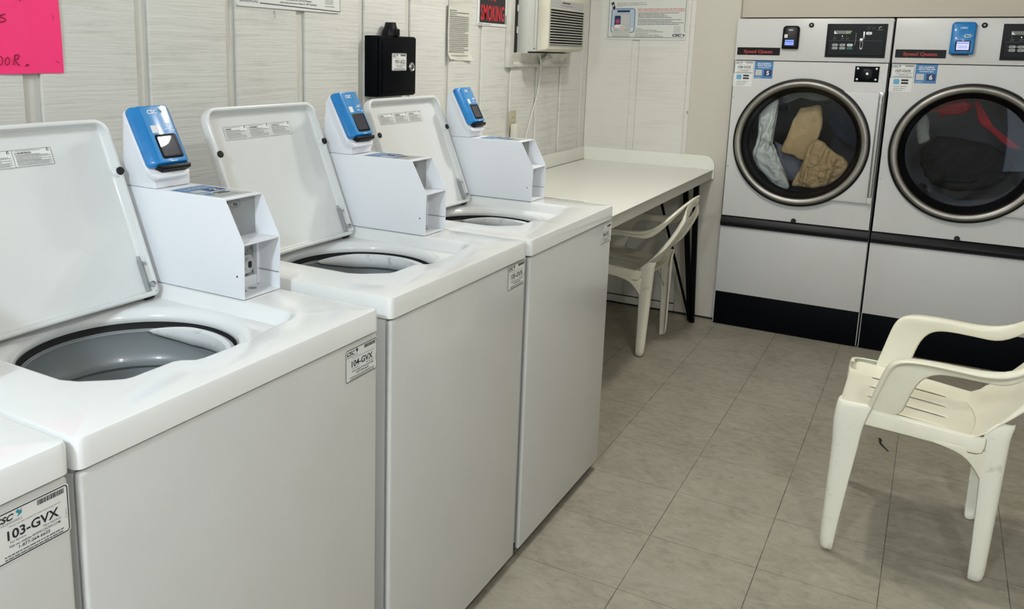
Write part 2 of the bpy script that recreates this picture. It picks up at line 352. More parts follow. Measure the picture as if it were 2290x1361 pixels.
# window trim holding the air conditioner
win = struct(MB().box(XW, XW+.016, .893, .960, 1.352, 2.2, TRIM, r=.003).box(XW, XW+.022, .90, .925, 1.352, 2.2, TRIM, r=.004).box(XW, XW+.016, 1.60, 1.66, 1.352, 2.2, TRIM, r=.003)
    .box(XW, XW+.010, .95, 1.60, 1.352, 1.375, TRIM, r=.002).build('window_1'))
P = [(0, 1.354), (.016, 1.356), (.018, 1.366), (.010, 1.378), (.014, 1.398), (.028, 1.412), (.030, 1.421), (0, 1.421)]
mb = MB(); mb.prism([(p[0], p[1]) for p in P], .925, 1.636, TRIM, fr=Fr((XW, 0, 0), (1, 0, 0), (0, 0, 1), (0, 1, 0)))
mb.build('window_sill_moulding', win)
mb = MB(); mb.box(XW+.0005, XW+.003, .962, 1.60, 1.40, 2.1, GAP); mb.build('dark_gap_board', win)

# ------------------------------------------------------------------ ceiling light
def ceiling_light(x, y, col, es, label, k=1):
    lt = tag(empty('ceiling_light', (x, y, ZC)), label, 'ceiling light')
    MB().lathe([(.0, 0), (.085*max(1, k), 0), (.085*max(1, k), -.018), (.07*max(1, k), -.026), (.0, -.026)], mat('lamp_base', (.6, .6, .58), .5)).build('base', lt)
    MB().lathe([(.068*k, -.026), (.072*k, -.026-.014*k), (.064*k, -.026-.044*k), (.04*k, -.026-.064*k), (.001, -.026-.071*k)], mat('glowing_lamp_dome', (1, .98, .92), .4, emit=col, es=es), n=32).build('dome', lt)
ceiling_light(.12, .35, (1, .97, .92), LAMP_GLOW, 'round dome lamp on the ceiling above the last washer')
ceiling_light(.544, -.082, (1, .97, .90), LAMP3_GLOW, 'small round dome lamp on the ceiling above the aisle', .55)
ceiling_light(.25, -3.7, (.76, .88, 1), LAMP2_GLOW, 'large round dome lamp on the ceiling near the doorway wall', 1.7)
ceiling_light(1.75, -2.7, (.98, .98, .97), FILL4_GLOW, 'added dome-shaped fill lamp on the ceiling by the right-hand wall')  # added fill lamp, out of view, brightens the near right side

# ------------------------------------------------------------------ labels
def service_label(mb, fr, a0, a1, b0, b1, code, teal=False, torn=False, seedv=0):
    """rounded white sticker, drawn with a = right, b = up"""
    W_, H_ = a1-a0, b1-b0; A = lambda t: a0+W_*t; B = lambda t: b0+H_*t
    if torn:
        mb.poly([(A(.24), B(1)), (A(1), B(1)), (A(1), B(.03)), (A(.06), B(.0)), (A(.02), B(.30)), (A(.30), B(.62)), (A(.20), B(.72)), (A(.30), B(.9))], .0006, PAPER, fr)
    else:
        mb.poly(rrect(a0, a1, b0, b1, W_*.05), .0006, PAPER, fr); mb.frame_line(A(.015), A(.985), B(.02), B(.98), W_*.045, W_*.014, .0009, INK, fr)
        mb.text('CSC', A(.05), B(.80), H_*.115, .0009, INK, fr, width=W_*.235, bold=.035, shear=.25)
        ff = [(A(.32), B(.80)), (A(.345), B(.86)), (A(.31), B(.90)), (A(.335), B(.95)), (A(.365), B(.90)), (A(.385), B(.94)), (A(.385), B(.85))]
        mb.poly(ff, .0009, TEAL if teal else INK, fr)
        mb.text('SERVICEWORKS', A(.05), B(.73), H_*.045, .0009, INKG, fr, width=W_*.33)
    rnd = random.Random(3); a = A(.58)
    while a < A(.93):
        w_ = rnd.choice((.006, .010, .015))*W_; mb.quad(a, a+w_, B(.83), B(.93), .0009, INK, fr); a += w_+rnd.choice((.006, .009))*W_
    mb.text('Please use this number # when reporting service', A(.22), B(.67), H_*.03, .0009, INKG, fr, width=W_*.66)
    mb.text(code, A(.52), B(.43), H_*.185, .0009, INK, fr, width=W_*.66 if not torn else W_*.5, bold=.022, align='C')
    mb.text('For Service:', A(.22), B(.355), H_*.045, .0009, INK, fr, width=W_*.2)
    mb.text('Para Servicio:', A(.64), B(.355), H_*.045, .0009, INK, fr, width=W_*.24)
    mb.text('Visit our website WWW.CSCSW.COM', A(.2), B(.275), H_*.05, .0009, INK, fr, width=W_*.66, bold=.008)
    mb.text('1-877-264-6622', A(.52), B(.19), H_*.06, .0009, INK, fr, width=W_*.40, bold=.015, align='C')
    for k in range(2): bars(mb, A(.14), A(.9), B(.115-.055*k), H_*.025, .0009, INKG, fr, seedv=seedv)
    mb.text('CSC', A(.955), B(.3), W_*.02, .0009, INKG, fr, width=H_*.2, rot=R(90))

def warning_label(mb, fr, a0, a1, b0, b1):
    W_, H_ = a1-a0, b1-b0
    mb.quad(a0, a1, b0, b1, .0006, PAPER, fr); mb.frame_line(a0+.001, a1-.001, b0+.001, b1-.001, .0012, .0007, .0009, INK, fr)
    for k, t in enumerate(('WARNING', 'AVERTISSEMENT', 'ADVERTENCIA')):
        u0 = a0+W_*k/3+.004; u1 = a0+W_*(k+1)/3-.004
        if k: mb.quad(u0-.0045, u0-.0038, b0+.002, b1-.002, .0009, INK, fr)
        bars(mb, u0+.002, u0+(u1-u0)*.75, b1-.0045, .0009, .0009, INKG, fr)
        mb.cyl((u1-.004, b1-.005), .0028, .0007, .0009, INK, 12, fr); mb.cyl((u1-.0036, b1-.0052), .0016, .0009, .0010, PAPER, 10, fr)
        mb.add([(u0, b1-.0095, .0009), (u0+.003, b1-.0095, .0009), (u0+.0015, b1-.0065, .0009)], [[0, 1, 2]], INK, fr)
        mb.text(t, u0+.0045, b1-.0098, .0036, .0009, INK, fr, width=.0036*(5.2 if k == 0 else 8.4), bold=.03)
        y_ = b1-.0125; n = 0
        while y_ > b0+.002:
            bars(mb, u0+.001, u1-(.022 if n in (0, 3, 5) else .006 if n % 2 else .0), y_, .0010, .0009, INK if n in (0, 5) else INKG, fr, seedv=k*7+n); y_ -= .0022; n += 1

# ------------------------------------------------------------------ washers
def washer(y0, W, dz, code, extra, label, W_case_num):
    root = tag(empty('washing_machine', (0, y0, 0)), label, 'washing machine', 'top loading washers in a row')
    zt = .932+dz; zs = .890+dz
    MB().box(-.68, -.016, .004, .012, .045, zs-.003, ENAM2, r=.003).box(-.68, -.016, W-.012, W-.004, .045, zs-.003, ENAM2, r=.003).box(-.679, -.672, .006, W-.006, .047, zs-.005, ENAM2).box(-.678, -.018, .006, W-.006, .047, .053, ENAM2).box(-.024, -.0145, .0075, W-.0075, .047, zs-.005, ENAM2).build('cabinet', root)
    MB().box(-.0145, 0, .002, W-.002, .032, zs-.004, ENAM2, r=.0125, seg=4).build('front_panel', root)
    MB().box(-.66, -.03, .02, W-.02, .022, .05, GAP).build('base', root)
    for a, b in ((-.06, .05), (-.06, W-.05), (-.62, .05), (-.62, W-.05)):
        MB().cyl((a, b), .018, 0, .028, RUB, 14).build('foot', root)
    # ---- top panel with its sunk lid well and round opening
    cx, cs, rh = -.311, W/2+.006, .186
    sf = W-.110
    poly = [(-.114, .185), (-.114, .26), (-.108, .272), (-.090, .286), (-.086, .30), (-.085, .36), (-.090, .42), (-.097, .47), (-.100, sf-.04), (-.106, sf-.015), (-.122, sf-.003), (-.20, sf+.001), (-.49, sf+.001), (-.505, sf-.012), (-.507, .132), (-.495, .121), (-.193, .119), (-.165, .130), (-.150, .143), (-.132, .158), (-.118, .172)]
    def rayhit(poly_, t):
        d = (math.cos(t), math.sin(t)); best = 9
        for i in range(len(poly_)):
            (ax, ay), (bx, by) = poly_[i], poly_[(i+1) % len(poly_)]; ex, ey = bx-ax, by-ay; det = -d[0]*ey+d[1]*ex
            if abs(det) < 1e-12: continue
            px, py = ax-cx, ay-cs
            tt = (-px*ey+py*ex)/det; uu = (d[0]*py-d[1]*px)/det
            if tt > 0 and -1e-9 <= uu <= 1+1e-9: best = min(best, tt)
        return best
    rc = lambda i: rrect(-.695+i, .002-i, -.001+i, W+.001-i, max(.012-i*.6, .003), 4)
    outer = rc(0); ang = sorted(set([round(math.atan2(q[1]-cs, q[0]-cx), 5) for q in outer+poly]+[round(-math.pi+2*math.pi*k/120, 5) for k in range(120)]))
    rings = [[] for _ in range(15)]
    top_in, top_mid = rc(.007), rc(.002)
    for t in ang:
        rb = rayhit(poly, t); d = (math.cos(t), math.sin(t))
        ri = rayhit(top_in, t); rm = rayhit(top_mid, t); ro = rayhit(outer, t)
        g_ = rb-rh
        prof = [(rh+.003, zt-.056), (rh, zt-.050), (rh+.0005, zt-.044), (rh+min(.006, .15*g_), zt-.037), (rh+min(.014, .35*g_), zt-.032), (rh+min(.026, .55*g_), zt-.0300), (rh+max(.72*g_, g_-.014), zt-.0285), (rb-min(.005, .10*g_), zt-.012), (rb-min(.0008, .02*g_), zt-.004), (rb+.004, zt-.0008), (min(rb+.010, (rb+ri)/2), zt),
                (ri, zt+.001), (rm, zt-.0005), (ro, zt-.007), (ro, zs)]
        for k, (q, z) in enumerate(prof): rings[k].append((cx+d[0]*q, cs+d[1]*q, z))
    mb = MB(); mb.loft(rings, ENAM, False, False)
    mb.box(-.69, -.003, .002, .02, zs, zs+.004, ENAM); mb.box(-.02, -.001, .003, W-.003, zs, zs+.004, ENAM)
    mb.build('top_panel', root, smooth=50)
    # ---- tub
    tub = MB(); tub.lathe([(rh+.006, zt-.050), (rh+.006, zt-.058), (.194, zt-.064), (.192, zt-.070), (.184, zt-.071)], GAP, (cx, cs), 64)
    t0, t1 = extra.get('arc', (60, 250)); rings = []
    for k in range(61):
        u = k/60; t = R(t0+(t1-t0)*u); e_ = min(1, u*7, (1-u)*7)**.6
        rings.append([(cx+math.cos(t)*(.176+(q-.176)*e_), cs+math.sin(t)*(.176+(q-.176)*e_), zt-.070+(zq+.070)*e_) for q, zq in ((.186, -.092), (.188, -.074), (.184, -.062), (.175, -.058), (.167, -.062), (.163, -.074), (.165, -.086), (.172, -.094))])
    tub.loft(rings, RINGW, True, True)
    tub.build('tub_ring', root, label='pale plastic ring around the rim of the basket')
    bk = MB(); bk.lathe([(.186, zt-.069), (.183, zt-.074), (.186, zt-.082), (.187, zt-.122), (.181, zt-.130), (.178, zt-.138), (.178, zt-.144), (.184, zt-.151), (.184, zt-.192), (.178, zt-.200), (.178, zt-.30), (.184, zt-.31), (.184, zt-.47), (.13, zt-.50), (.05, zt-.50), (.0005, zt-.49)], BASKET, (cx, cs), 72)
    bk.build('basket', root)
    MB().lathe([(.085, zt-.49), (.07, zt-.47), (.04, zt-.44), (.034, zt-.38), (.03, zt-.36), (.001, zt-.352)], BLACKP, (cx, cs), 32).build('agitator', root)
    # ---- lid, standing open and tilted back
    sl, sr_ = .104, W-.128+.005
    lf = Fr((-.462, 0, zt-.016), (0, 1, 0), (-.372, 0, .928), (.928, 0, .372))
    L_, th = .384, .027
    def ring(i, c, rt=.036, rb_=.014):
        return [(p[0], p[1], c) for p in rrect(sl+i, sr_-i, i, L_-i, [max(rt-i, .004), max(rt-i, .004), max(rb_-i, .003), max(rb_-i, .003)], 6)]
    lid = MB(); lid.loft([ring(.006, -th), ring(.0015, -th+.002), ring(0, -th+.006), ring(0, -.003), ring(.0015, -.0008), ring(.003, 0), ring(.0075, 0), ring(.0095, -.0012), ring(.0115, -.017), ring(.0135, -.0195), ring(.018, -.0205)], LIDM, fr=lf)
    lo = lid.build('lid', root, smooth=50, label='open white lid tilted back against the wall side')
    for a in (sl+.008, sr_-.008):
        MB().cyl((a, .268), .0085, -.006, .004, RUB, 18, lf, bev=.0015).cyl((a, .268), .0115, -.010, -.0008, ENAM, 18, lf).build('bumper', lo)
    for sg, a in ((1, sl+.016), (-1, sr_-.016)):
        hb = MB(); hb.box(a-.0035, a+.0035, .012, .088, -.0195, -.0155, STEEL, r=.0008, fr=lf); hb.box(a+.003*sg, a+.0045*sg, .012, .080, -.0195, -.008, GREYST, fr=lf); hb.cyl((a-.004*sg, .024), .006, -.004, .0, STEEL, 12, lf); hb.cyl((a, .07), .003, -.004, -.002, GREYST, 8, lf)
        hb.tube([(a-sg*.004, .03, .001), (a-sg*.010, .022, .004), (a-sg*.008, .010, .003), (a, .004, -.004)], .0013, STEEL, 6, lf)
        hb.build('hinge', lo)
        MB().box(a-.010*1, a+.010, -.004, .010, -.03, -.014, RUB, r=.003, fr=lf).build('hinge_foot', lo)
    wl = MB(); warning_label(wl, Fr(lf((0, 0, -.0202)), lf.X, lf.Y, lf.Z), sl+.062, sl+.062+.247, .303, .339); wl.build('warning_label', lo, smooth=0)
    # ---- coin meter case
    n0, n1 = W-.108, W-.002; zb = zt+.002; zk = zt+.113; ztp = zt+.197; t_ = .0022
    prof = [(-.615, zb), (-.245, zb), (-.243, zk), (-.289, ztp), (-.615, ztp)]
    yf = Fr((0, 0, 0), (1, 0, 0), (0, 0, 1), (0, 1, 0))
    mc = MB(); mc.prism(prof, n0, n0+t_, METER, fr=yf); mc.prism(prof, n1-t_, n1, METER, fr=yf)
    mc.box(-.615, -.2885, n0+t_*.5, n1-t_*.5, ztp-.002, ztp+.0012, METER, r=.0006); mc.box(-.615, -.613, n0, n1, zb, ztp, METER); mc.box(-.61, -.2455, n0+.001, n1-.001, zb, zb+.002, METER)
    for z in (zk-.04, zk+.02, zk+.05): mc.cyl((-.262 if z < zk else -.285, z), .0022, -(n0+.0006), -(n0-.0004), METER, 8, Fr((0, 0, 0), (1, 0, 0), (0, 0, 1), (0, -1, 0)))
    mc.cyl((-.262, zb+.045), .002, -n0, -(n0-.0006), INK, 8, Fr((0, 0, 0), (1, 0, 0), (0, 0, 1), (0, -1, 0)))
    case = mc.build('meter_case', root, label='white steel coin meter case on the far side of the top')
    MB().box(-.31, -.2445, n0+t_, n1-t_, zk-.003, zk-.0005, METER).build('shelf', case)
    bp_ = MB(); bp_.box(-.312, -.308, n0+t_, n1-t_, zk-.0005, ztp-.002, GREYST)
    ff = Fr((-.308, 0, 0), (0, 1, 0), (0, 0, 1), (1, 0, 0))
    bp_.frame_line(n0+.017, n0+.029, zk+.038, ztp-.006, .003, .0015, .0012, STEEL, ff); bp_.quad(n0+.0195, n0+.0265, zk+.042, ztp-.009, .0008, GAP, ff)
    bp_.frame_line(n0+.033, n0+.060, ztp-.024, ztp-.009, .007, .0008, .0010, INKG, ff); bp_.text('25¢', n0+.0465, ztp-.0195, .006, .001, INK, ff, align='C', bold=.02)
    bp_.build('coin_slot_plate', case, label='grey plate with the coin slot')
    lp = MB(); lp.box(-.314, -.310, n0+t_, n1-.006, zb+.024, zk-.003, DIRTY); lp.box(-.312, -.300, n1-.008, n1-t_, zb+.004, zk-.003, METER); lp.box(-.316, -.301, n0+t_, n1-.008, zb+.002, zb+.024, METER, r=.001)
    lp.box(-.300, -.2460, n1-.0035, n1-t_, zb+.034, zb+.036, GREYST)
    for a in (n0+.040, n0+.069): lp.cyl((-.287, a), .009, zb+.0018, zb+.0024, GREYST, 16)
    lp.build('lower_bay', case)
    f2 = Fr((-.310, 0, 0), (0, 1, 0), (0, 0, 1), (1, 0, 0))
    lk = MB(); lk.prism(rrect(n0+.037, n0+.075, zb+.036, zb+.074, .011), 0, .022, LOCKM, fr=f2, bev=.003); lk.cyl((n0+.058, zb+.055), .0125, .022, .025, LOCKM, 24, f2, bev=.001); lk.poly(rrect(n0+.056, n0+.066, zb+.047, zb+.061, .003), .0253, GAP, f2)
    lk.cyl((n0+.080, zb+.034), .0075, 0, .004, GREYST, 16, f2); lk.cyl((n0+.080, zb+.100), .006, 0, .004, GREYST, 16, f2); lk.cyl((n0+.050, zb+.080), .014, 0, .010, DIRTY, 14, f2, bev=.004)
    lk.build('coin_lock', case)
    # stickers on top of the case
    tf = Fr((0, 0, ztp+.0013), (0, 1, 0), (-1, 0, 0), (0, 0, 1))
    st = MB(); st.quad(n0+.008, n0+.098, .305, .375, .0002, PAPERG, tf)
    st.quad(n0+.010, n0+.097, .375, .452, .0003, SBLUE, tf); st.quad(n0+.052, n0+.094, .379, .408, .0005, SNAVY, tf); st.text(W_case_num, n0+.073, .383, .020, .0007, WINK, tf, align='C', bold=.03)
    st.quad(n0+.014, n0+.048, .380, .408, .0005, PAPERG, tf); st.text('DO LAUNDRY', n0+.053, .432, .008, .0005, WINK, tf, width=.07, align='C', bold=.02); st.text('WITH THE APP', n0+.053, .419, .008, .0005, WINK, tf, width=.07, align='C', bold=.02)
    st.quad(n0+.014, n0+.034, .345, .365, .0005, SBLUE, tf); st.quad(n0+.040, n0+.075, .357, .365, .0005, INK, tf); st.quad(n0+.040, n0+.075, .345, .353, .0005, INK, tf)
    for k in range(3): bars(st, n0+.014, n0+.08, .335-.009*k, .002, .0005, INKG, tf)
    st.build('instruction_sticker', case, smooth=0)
    # ---- tower and card reader
    tp = [(-.588, ztp+.0015), (-.485, ztp+.0015), (-.484, ztp+.022), (-.538, ztp+.151), (-.548, ztp+.154), (-.568, ztp+.152), (-.576, ztp+.145)]
    MB().prism(tp, n0+.001, n1-.010, METER, fr=yf, bev=.004).build('reader_tower', root, label='white plastic tower with a sloping front')
    d_ = Vector((-.070, 0, .130)).normalized(); rf = Fr((-.4775, n0-.017, ztp+.011), (0, 1, 0), d_, (.130, 0, .070))
    def rr_(i, c, b0=.018, b1=.166, a0=-.004, a1=.104, q=.012): return [(p[0], p[1], c) for p in rrect(a0+i, a1-i, b0+i, b1-i, [max(q-i, .002)]*4, 5)]
    rd = MB(); rd.loft([rr_(.008, .001), rr_(.001, .003), rr_(0, .005), rr_(0, .011), rr_(.002, .012)], METER, fr=rf)
    rd.prism([(.010, .008), (.092, .008), (.102, .020), (-.002, .020)], .001, .017, METER, fr=rf, bev=.002)
    reader = rd.build('card_reader', root, label='card reader with a white back and blue cover')
    cv = MB(); B0, B1 = .031, .168
    cv.loft([rr_(.001, .012, B0), rr_(.0, .014, B0), rr_(0, .021, B0), rr_(.003, .024, B0)], BLUE, cap1=False, fr=rf)
    n_ = len(rr_(0, 0)); i0 = rr_(.003, .024, B0); i1 = [(max(.014, min(.089, p[0])), p[1], .033) for p in rr_(.004, .033, B0, .166)]; i2 = [(max(.018, min(.086, p[0])), p[1], .034) for p in rr_(.006, .034, B0, .166)]
    cv.loft([i0, i1, i2], BLUE, False, False, fr=rf); cv.add(i2, [list(range(len(i2)))], BLUE2, rf)
    cv.text('CSC', .032, .144, .009, .0345, WINK, rf, width=.026, bold=.03, shear=.2); cv.poly([(.062, .144), (.066, .147), (.062, .150), (.066, .155), (.069, .149), (.071, .152), (.071, .146)], .0345, TEAL, rf)
    cv.poly(rrect(.026, .043, .101, .118, .001), .0346, PAPER, rf)
    for k, (a, b, l) in enumerate(((.060, .115, .02), (.067, .119, .016), (.060, .106, .012), (.078, .103, .008))): bars(cv, a, a+l, b, .0022, .0345, WINK, rf, seedv=k)
    bars(cv, .045, .062, .036, .0018, .0345, WINK, rf)
    cv.build('blue_cover', reader, label='glossy blue front cover')
    sc = MB(); sc.loft([[(p[0], p[1], .0345) for p in rrect(.027, .083, .043, .097, .006)], [(p[0], p[1], .0352) for p in rrect(.028, .082, .044, .096, .005)], [(p[0], p[1], .0352) for p in rrect(.0325, .0775, .049, .092, .003)], [(p[0], p[1], .0342) for p in rrect(.033, .077, .0495, .0915, .003)]], BLACKP, cap0=False, cap1=False, fr=rf)
    sc.add([(p[0], p[1], .0344) for p in rrect(.033, .077, .0495, .0915, .003)], [list(range(24))], SCRD, rf); sc.build('screen', reader)
    MB().prism([(.028, .021), (.096, .021), (.1005, .0315), (.012, .0315)], .0125, .029, BLACKP, fr=rf, bev=.002).build('card_slot', reader)
    # ---- number sticker on the front
    lb = MB(); ff2 = Fr((0, 0, 0), (0, 1, 0), (0, 0, 1), (1, 0, 0)); a1 = W-.004; a0 = a1-.103
    service_label(lb, ff2, a0, a1, zs-.078+extra.get('dl', 0), zs-.012+extra.get('dl', 0), code, extra.get('teal'), extra.get('torn'), seedv=len(code)); lb.build('number_label', root, smooth=0)
    return root
G = 'top loading washers in a row'
washer(-2.702, .655, 0, '103-GVX', {'teal': 1}, 'white top-loading washer at the bottom left corner, marked 103-GVX', '1')
washer(-2.037, .670, -.004, '104-GVX', {'arc': (-80, 130)}, 'white top-loading washer marked 104-GVX with its lid open, largest in view', '2')
washer(-1.324, .637, .004, '105-GVX', {'dl': .008, 'arc': (-80, 165)}, 'white top-loading washer marked 105-GVX, third from the doorway end of the row', '3')
washer(-.661, .650, 0, '106-GVX', {'torn': 1, 'arc': (-80, 142)}, 'white top-loading washer with a torn number label, last before the table', '4')

# ------------------------------------------------------------------ folding table
tb = tag(empty('folding_table', (0, 0, 0)), 'white laminate laundry folding table with raised edges in the back corner', 'table')
ZT = .827
mb = MB(); mb.box(XW+.012, -.118, .13, YB-.002, ZT-.048, ZT, LAME); mb.box(XW+.010, -.114, .129, YB-.001, ZT, ZT+.0012, LAM)
mb.build('tabletop', tb, smooth=0)
def splash(x0, x1, rnd_=True):
    p = [(x0, ZT-.050), (x1, ZT-.050), (x1, ZT+.018)]
    if rnd_:
        p = [(x0, ZT-.050), (x1, ZT-.050)]+[(x1-.055+.055*math.cos(R(t)), ZT+.018+.055*math.sin(R(t))) for t in range(0, 91, 10)]
    return p+[(x0, ZT+.073)]
xz = Fr((0, 0, 0), (1, 0, 0), (0, 0, 1), (0, -1, 0))
MB().prism(splash(XW+.002, -.110), -(YB-.0008), -(YB-.018), LAM, fr=xz).build('splashboard', tb)
MB().prism([(XW+.002, ZT-.05), (-.110, ZT-.05)]+[(-.160+.050*math.cos(R(t)), ZT+.036+.050*math.sin(R(t))) for t in range(0, 91, 10)]+[(XW+.002, ZT+.086)], -.129, -.113, LAM, fr=xz).build('splashboard', tb)
MB().box(XW+.001, XW+.016, .13, YB-.019, ZT-.05, ZT+.073, LAM, r=.001).box(XW+.0158, XW+.0168, .13, YB-.019, ZT+.001, ZT+.003, GAP).build('splashboard', tb)
for yl in (1.84, .24):
    def bar(p, q, w_, t_=.010, nm='leg'):
        p, q = Vector(p), Vector(q); d = (q-p).normalized(); n = Vector((0, 1, 0)); s_ = d.cross(n).normalized()
        b_ = MB(); b_.loft([[tuple(c+s_*w_/2+n*t_), tuple(c-s_*w_/2+n*t_), tuple(c-s_*w_/2-n*t_), tuple(c+s_*w_/2-n*t_)] for c in (p, q)], BLACKS); b_.build(nm, tb, smooth=0)
    bar((-.140, yl, 0), (-.172, yl, ZT-.048), .026); bar((-.150, yl, .01), (-.232, yl, ZT-.048), .026)
    bar((-.155, yl, .02), (-.395, yl, ZT-.048), .011, .006, 'brace')

# ------------------------------------------------------------------ chairs
def chair(loc, rz, label, seedv=0):
    """local: +x is the way the chair faces, origin between the rear feet"""
    root = tag(empty('plastic_chair', loc, rz), label, 'chair', 'moulded cream plastic armchairs')
    # seat
    fs_ = [.386, .384, .378, .350, .318, .30, .26, .20, .15, .112, .09, .06, .018, .00, -.02]
    def hw(f): t = f/.39; return .178+.030*t
    def zseat(f, l):
        t = f/.39; z = .424-.034*max(0, 1-t)**1.5
        if f > .37: z -= (f-.37)**2*26+.0
        q = abs(l)/hw(f); z += .024*max(0, (q-.72)/.28)**2
        if f < .03: z += (.03-f)*.35
        return z
    slots = [-.132, -.044, .044, .132]; half = .0022
    cols = sorted([-1, -.97, -.92, -.85, -.76]+[1, .97, .92, .85, .76]) ; LC = []
    base = [-.20, -.165]+[s_+d for s_ in slots for d in (-half, half)]+[-.09, 0, .09, .165, .20]
    base = sorted(base); vs, fs = [], []
    for f in fs_:
        for b_ in base:
            l = b_ if abs(b_) < .15 else math.copysign(hw(f)*(1 if abs(b_) > .19 else .88), b_); vs.append((f, l, zseat(f, l)))
    nb = len(base)
    for i in range(len(fs_)-1):
        for j in range(nb-1):
            mid = (base[j]+base[j+1])/2
            if any(abs(mid-s_) < half*.9 for s_ in slots) and .112-1e-6 < fs_[i+1] and fs_[i] < .319 and fs_[i] > .112: continue
            fs.append([i*nb+j, i*nb+j+1, (i+1)*nb+j+1, (i+1)*nb+j])
    # aprons: side and front rolled edges
    def strip(pts_top, drop, out):
        b0 = len(vs); n = len(pts_top)
        for p in pts_top: vs.append(p)
        for p, o_, d_ in zip(pts_top, out, drop): vs.append((p[0]+o_[0]*.35, p[1]+o_[1]*.35, p[2]-.004))
        for p, o_, d_ in zip(pts_top, out, drop): vs.append((p[0]+o_[0], p[1]+o_[1], p[2]-d_))
        for k in range(2):
            for i in range(n-1): fs.append([b0+k*n+i, b0+k*n+i+1, b0+(k+1)*n+i+1, b0+(k+1)*n+i])
    for sg in (-1, 1):
        top = [(f, sg*hw(f), zseat(f, hw(f))) for f in fs_[:-2]]; strip(top, [.052]*len(top), [(0, sg*.012)]*len(top))
    top = [(fs_[0], (l if abs(l) < .15 else math.copysign(hw(.39)*(1 if abs(l) > .19 else .88), l)), zseat(fs_[0], l if abs(l) < .15 else hw(.39))) for l in base]
    strip(top, [.050]*len(top), [(-.001, 0)]*len(top))
    def shell(vs, fs, name, mt, th=.0035, lvl=1, parent=root, off=0):
        me = bpy.data.meshes.new(name); me.from_pydata(vs, [], fs); me.materials.append(mt)
        bm = bmesh.new(); bm.from_mesh(me); bmesh.ops.remove_doubles(bm, verts=bm.verts, dist=1e-5); bmesh.ops.recalc_face_normals(bm, faces=bm.faces); bm.to_mesh(me); bm.free()
        me.polygons.foreach_set('use_smooth', [True]*len(me.polygons))
        o = bpy.data.objects.new(name, me); COL.objects.link(o); o.parent = parent
        so = o.modifiers.new('s', 'SOLIDIFY'); so.thickness = th; so.offset = off
        if lvl: su = o.modifiers.new('u', 'SUBSURF'); su.levels = lvl; su.render_levels = lvl
        return o
    shell(vs, fs, 'seat', CREAM, .004, 1)
    # backrest: curved centre panel with a hand slot
    N, Mq = 16, 12; vs, fs = [], []
    RL = ((0, .773, -.175), (.047, .770, -.172), (.094, .760, -.163), (.14, .739, -.143), (.18, .708, -.115), (.25, .64, -.04))
    def rail_at(l):
        for (a, za, fa), (b_, zb_, fb) in zip(RL, RL[1:]):
            if l <= b_: u = (l-a)/(b_-a); return za+(zb_-za)*u, fa+(fb-fa)*u
        return RL[-1][1:]
    for i in range(N+1):
        t = i/N; wdt = min(.190, .105+.095*(1-t)**1.15)
        for j in range(Mq+1):
            q = -1+2*j/Mq; l = q*wdt; zt_, ft_ = rail_at(abs(l)); z = .398+t*(zt_-.006-.398)
            f = .012-.175*t-.02*math.sin(t*math.pi)+.045*(l/.2)**2*(1-.3*t)
            if t < .12: f += (.12-t)*.25
            k = t**4; f = f*(1-k)+(ft_+.006)*k
            vs.append((f, l, z))
    for i in range(N):
        for j in range(Mq):
            if i in (12, 13) and 4 <= j <= 7: continue
            a = i*(Mq+1)+j; fs.append([a, a+1, a+Mq+2, a+Mq+1])
    shell(vs, fs, 'backrest', CREAM, .005, 1)
    # stiffening flanges down both sides of the back
    for sg in (-1, 1):
        vs2, fs2 = [], []
        for i in range(3, N):
            p = vs[i*(Mq+1)+(0 if sg < 0 else Mq)]; e_ = min(1, (i-3)/4, (N-1-i)/2); vs2 += [p, (p[0]-.001-.017*e_, p[1]+sg*.004*e_, p[2]-.004*e_)]
        for i in range(N-4): fs2.append([2*i, 2*i+1, 2*i+3, 2*i+2])
        shell(vs2, fs2, 'back_flange', CREAM, .004, 0)
    # armrests: one continuous L-section each: upright from the seat, round the corner, back along the side and into the top rail
    for sg in (-1, 1):
        ST = [((.318, .425), (.226, .437), .206, .010), ((.306, .47), (.217, .470), .216, .012), ((.296, .51), (.208, .510), .226, .014), ((.286, .55), (.196, .546), .236, .018), ((.278, .578), (.180, .568), .243, .022), ((.268, .598), (.163, .579), .247, .026),
              ((.250, .612), (.146, .584), .251, .031), ((.222, .619), (.128, .586), .254, .035), ((.17, .621), (.10, .586), .256, .037), ((.11, .619), (.07, .584), .256, .038), ((.05, .617), (.035, .583), .253, .038), ((.0, .622), (-.002, .580), .245, .032), ((-.045, .641), (-.038, .592), .232, .026), ((-.083, .672), (-.074, .622), .210, .020),
              ((-.115, .708), (-.104, .660), .180, .016), ((-.143, .739), (-.131, .695), .140, .014), ((-.162, .760), (-.151, .722), .094, .013), ((-.172, .770), (-.163, .738), .047, .012), ((-.175, .773), (-.167, .743), .0, .012)]
        rings = []; n = len(ST)
        for i, ((fa, za), (fb, zb_), l, fl) in enumerate(ST):
            a = ST[max(i-1, 0)]; b_ = ST[min(i+1, n-1)]
            d = Vector((b_[0][0]-a[0][0], sg*(b_[2]-a[2]))); d = Vector((d.x, d.y)) if i > 6 else Vector((-1, 0)); d.normalize()
            inn = Vector((-d.y, d.x)); inn = inn if inn.y*sg < 0 or (i > n-3 and inn.x > 0) else -inn       # horizontal direction to the inside
            if i >= n-2: inn = Vector((1, 0))
            P_ = lambda f, z, o: (f+inn.x*o, sg*l+inn.y*o, z)
            up_ = min(1, max(0, (za-.59)/.02))
            tdir = Vector((fa-fb, za-zb_)).normalized()
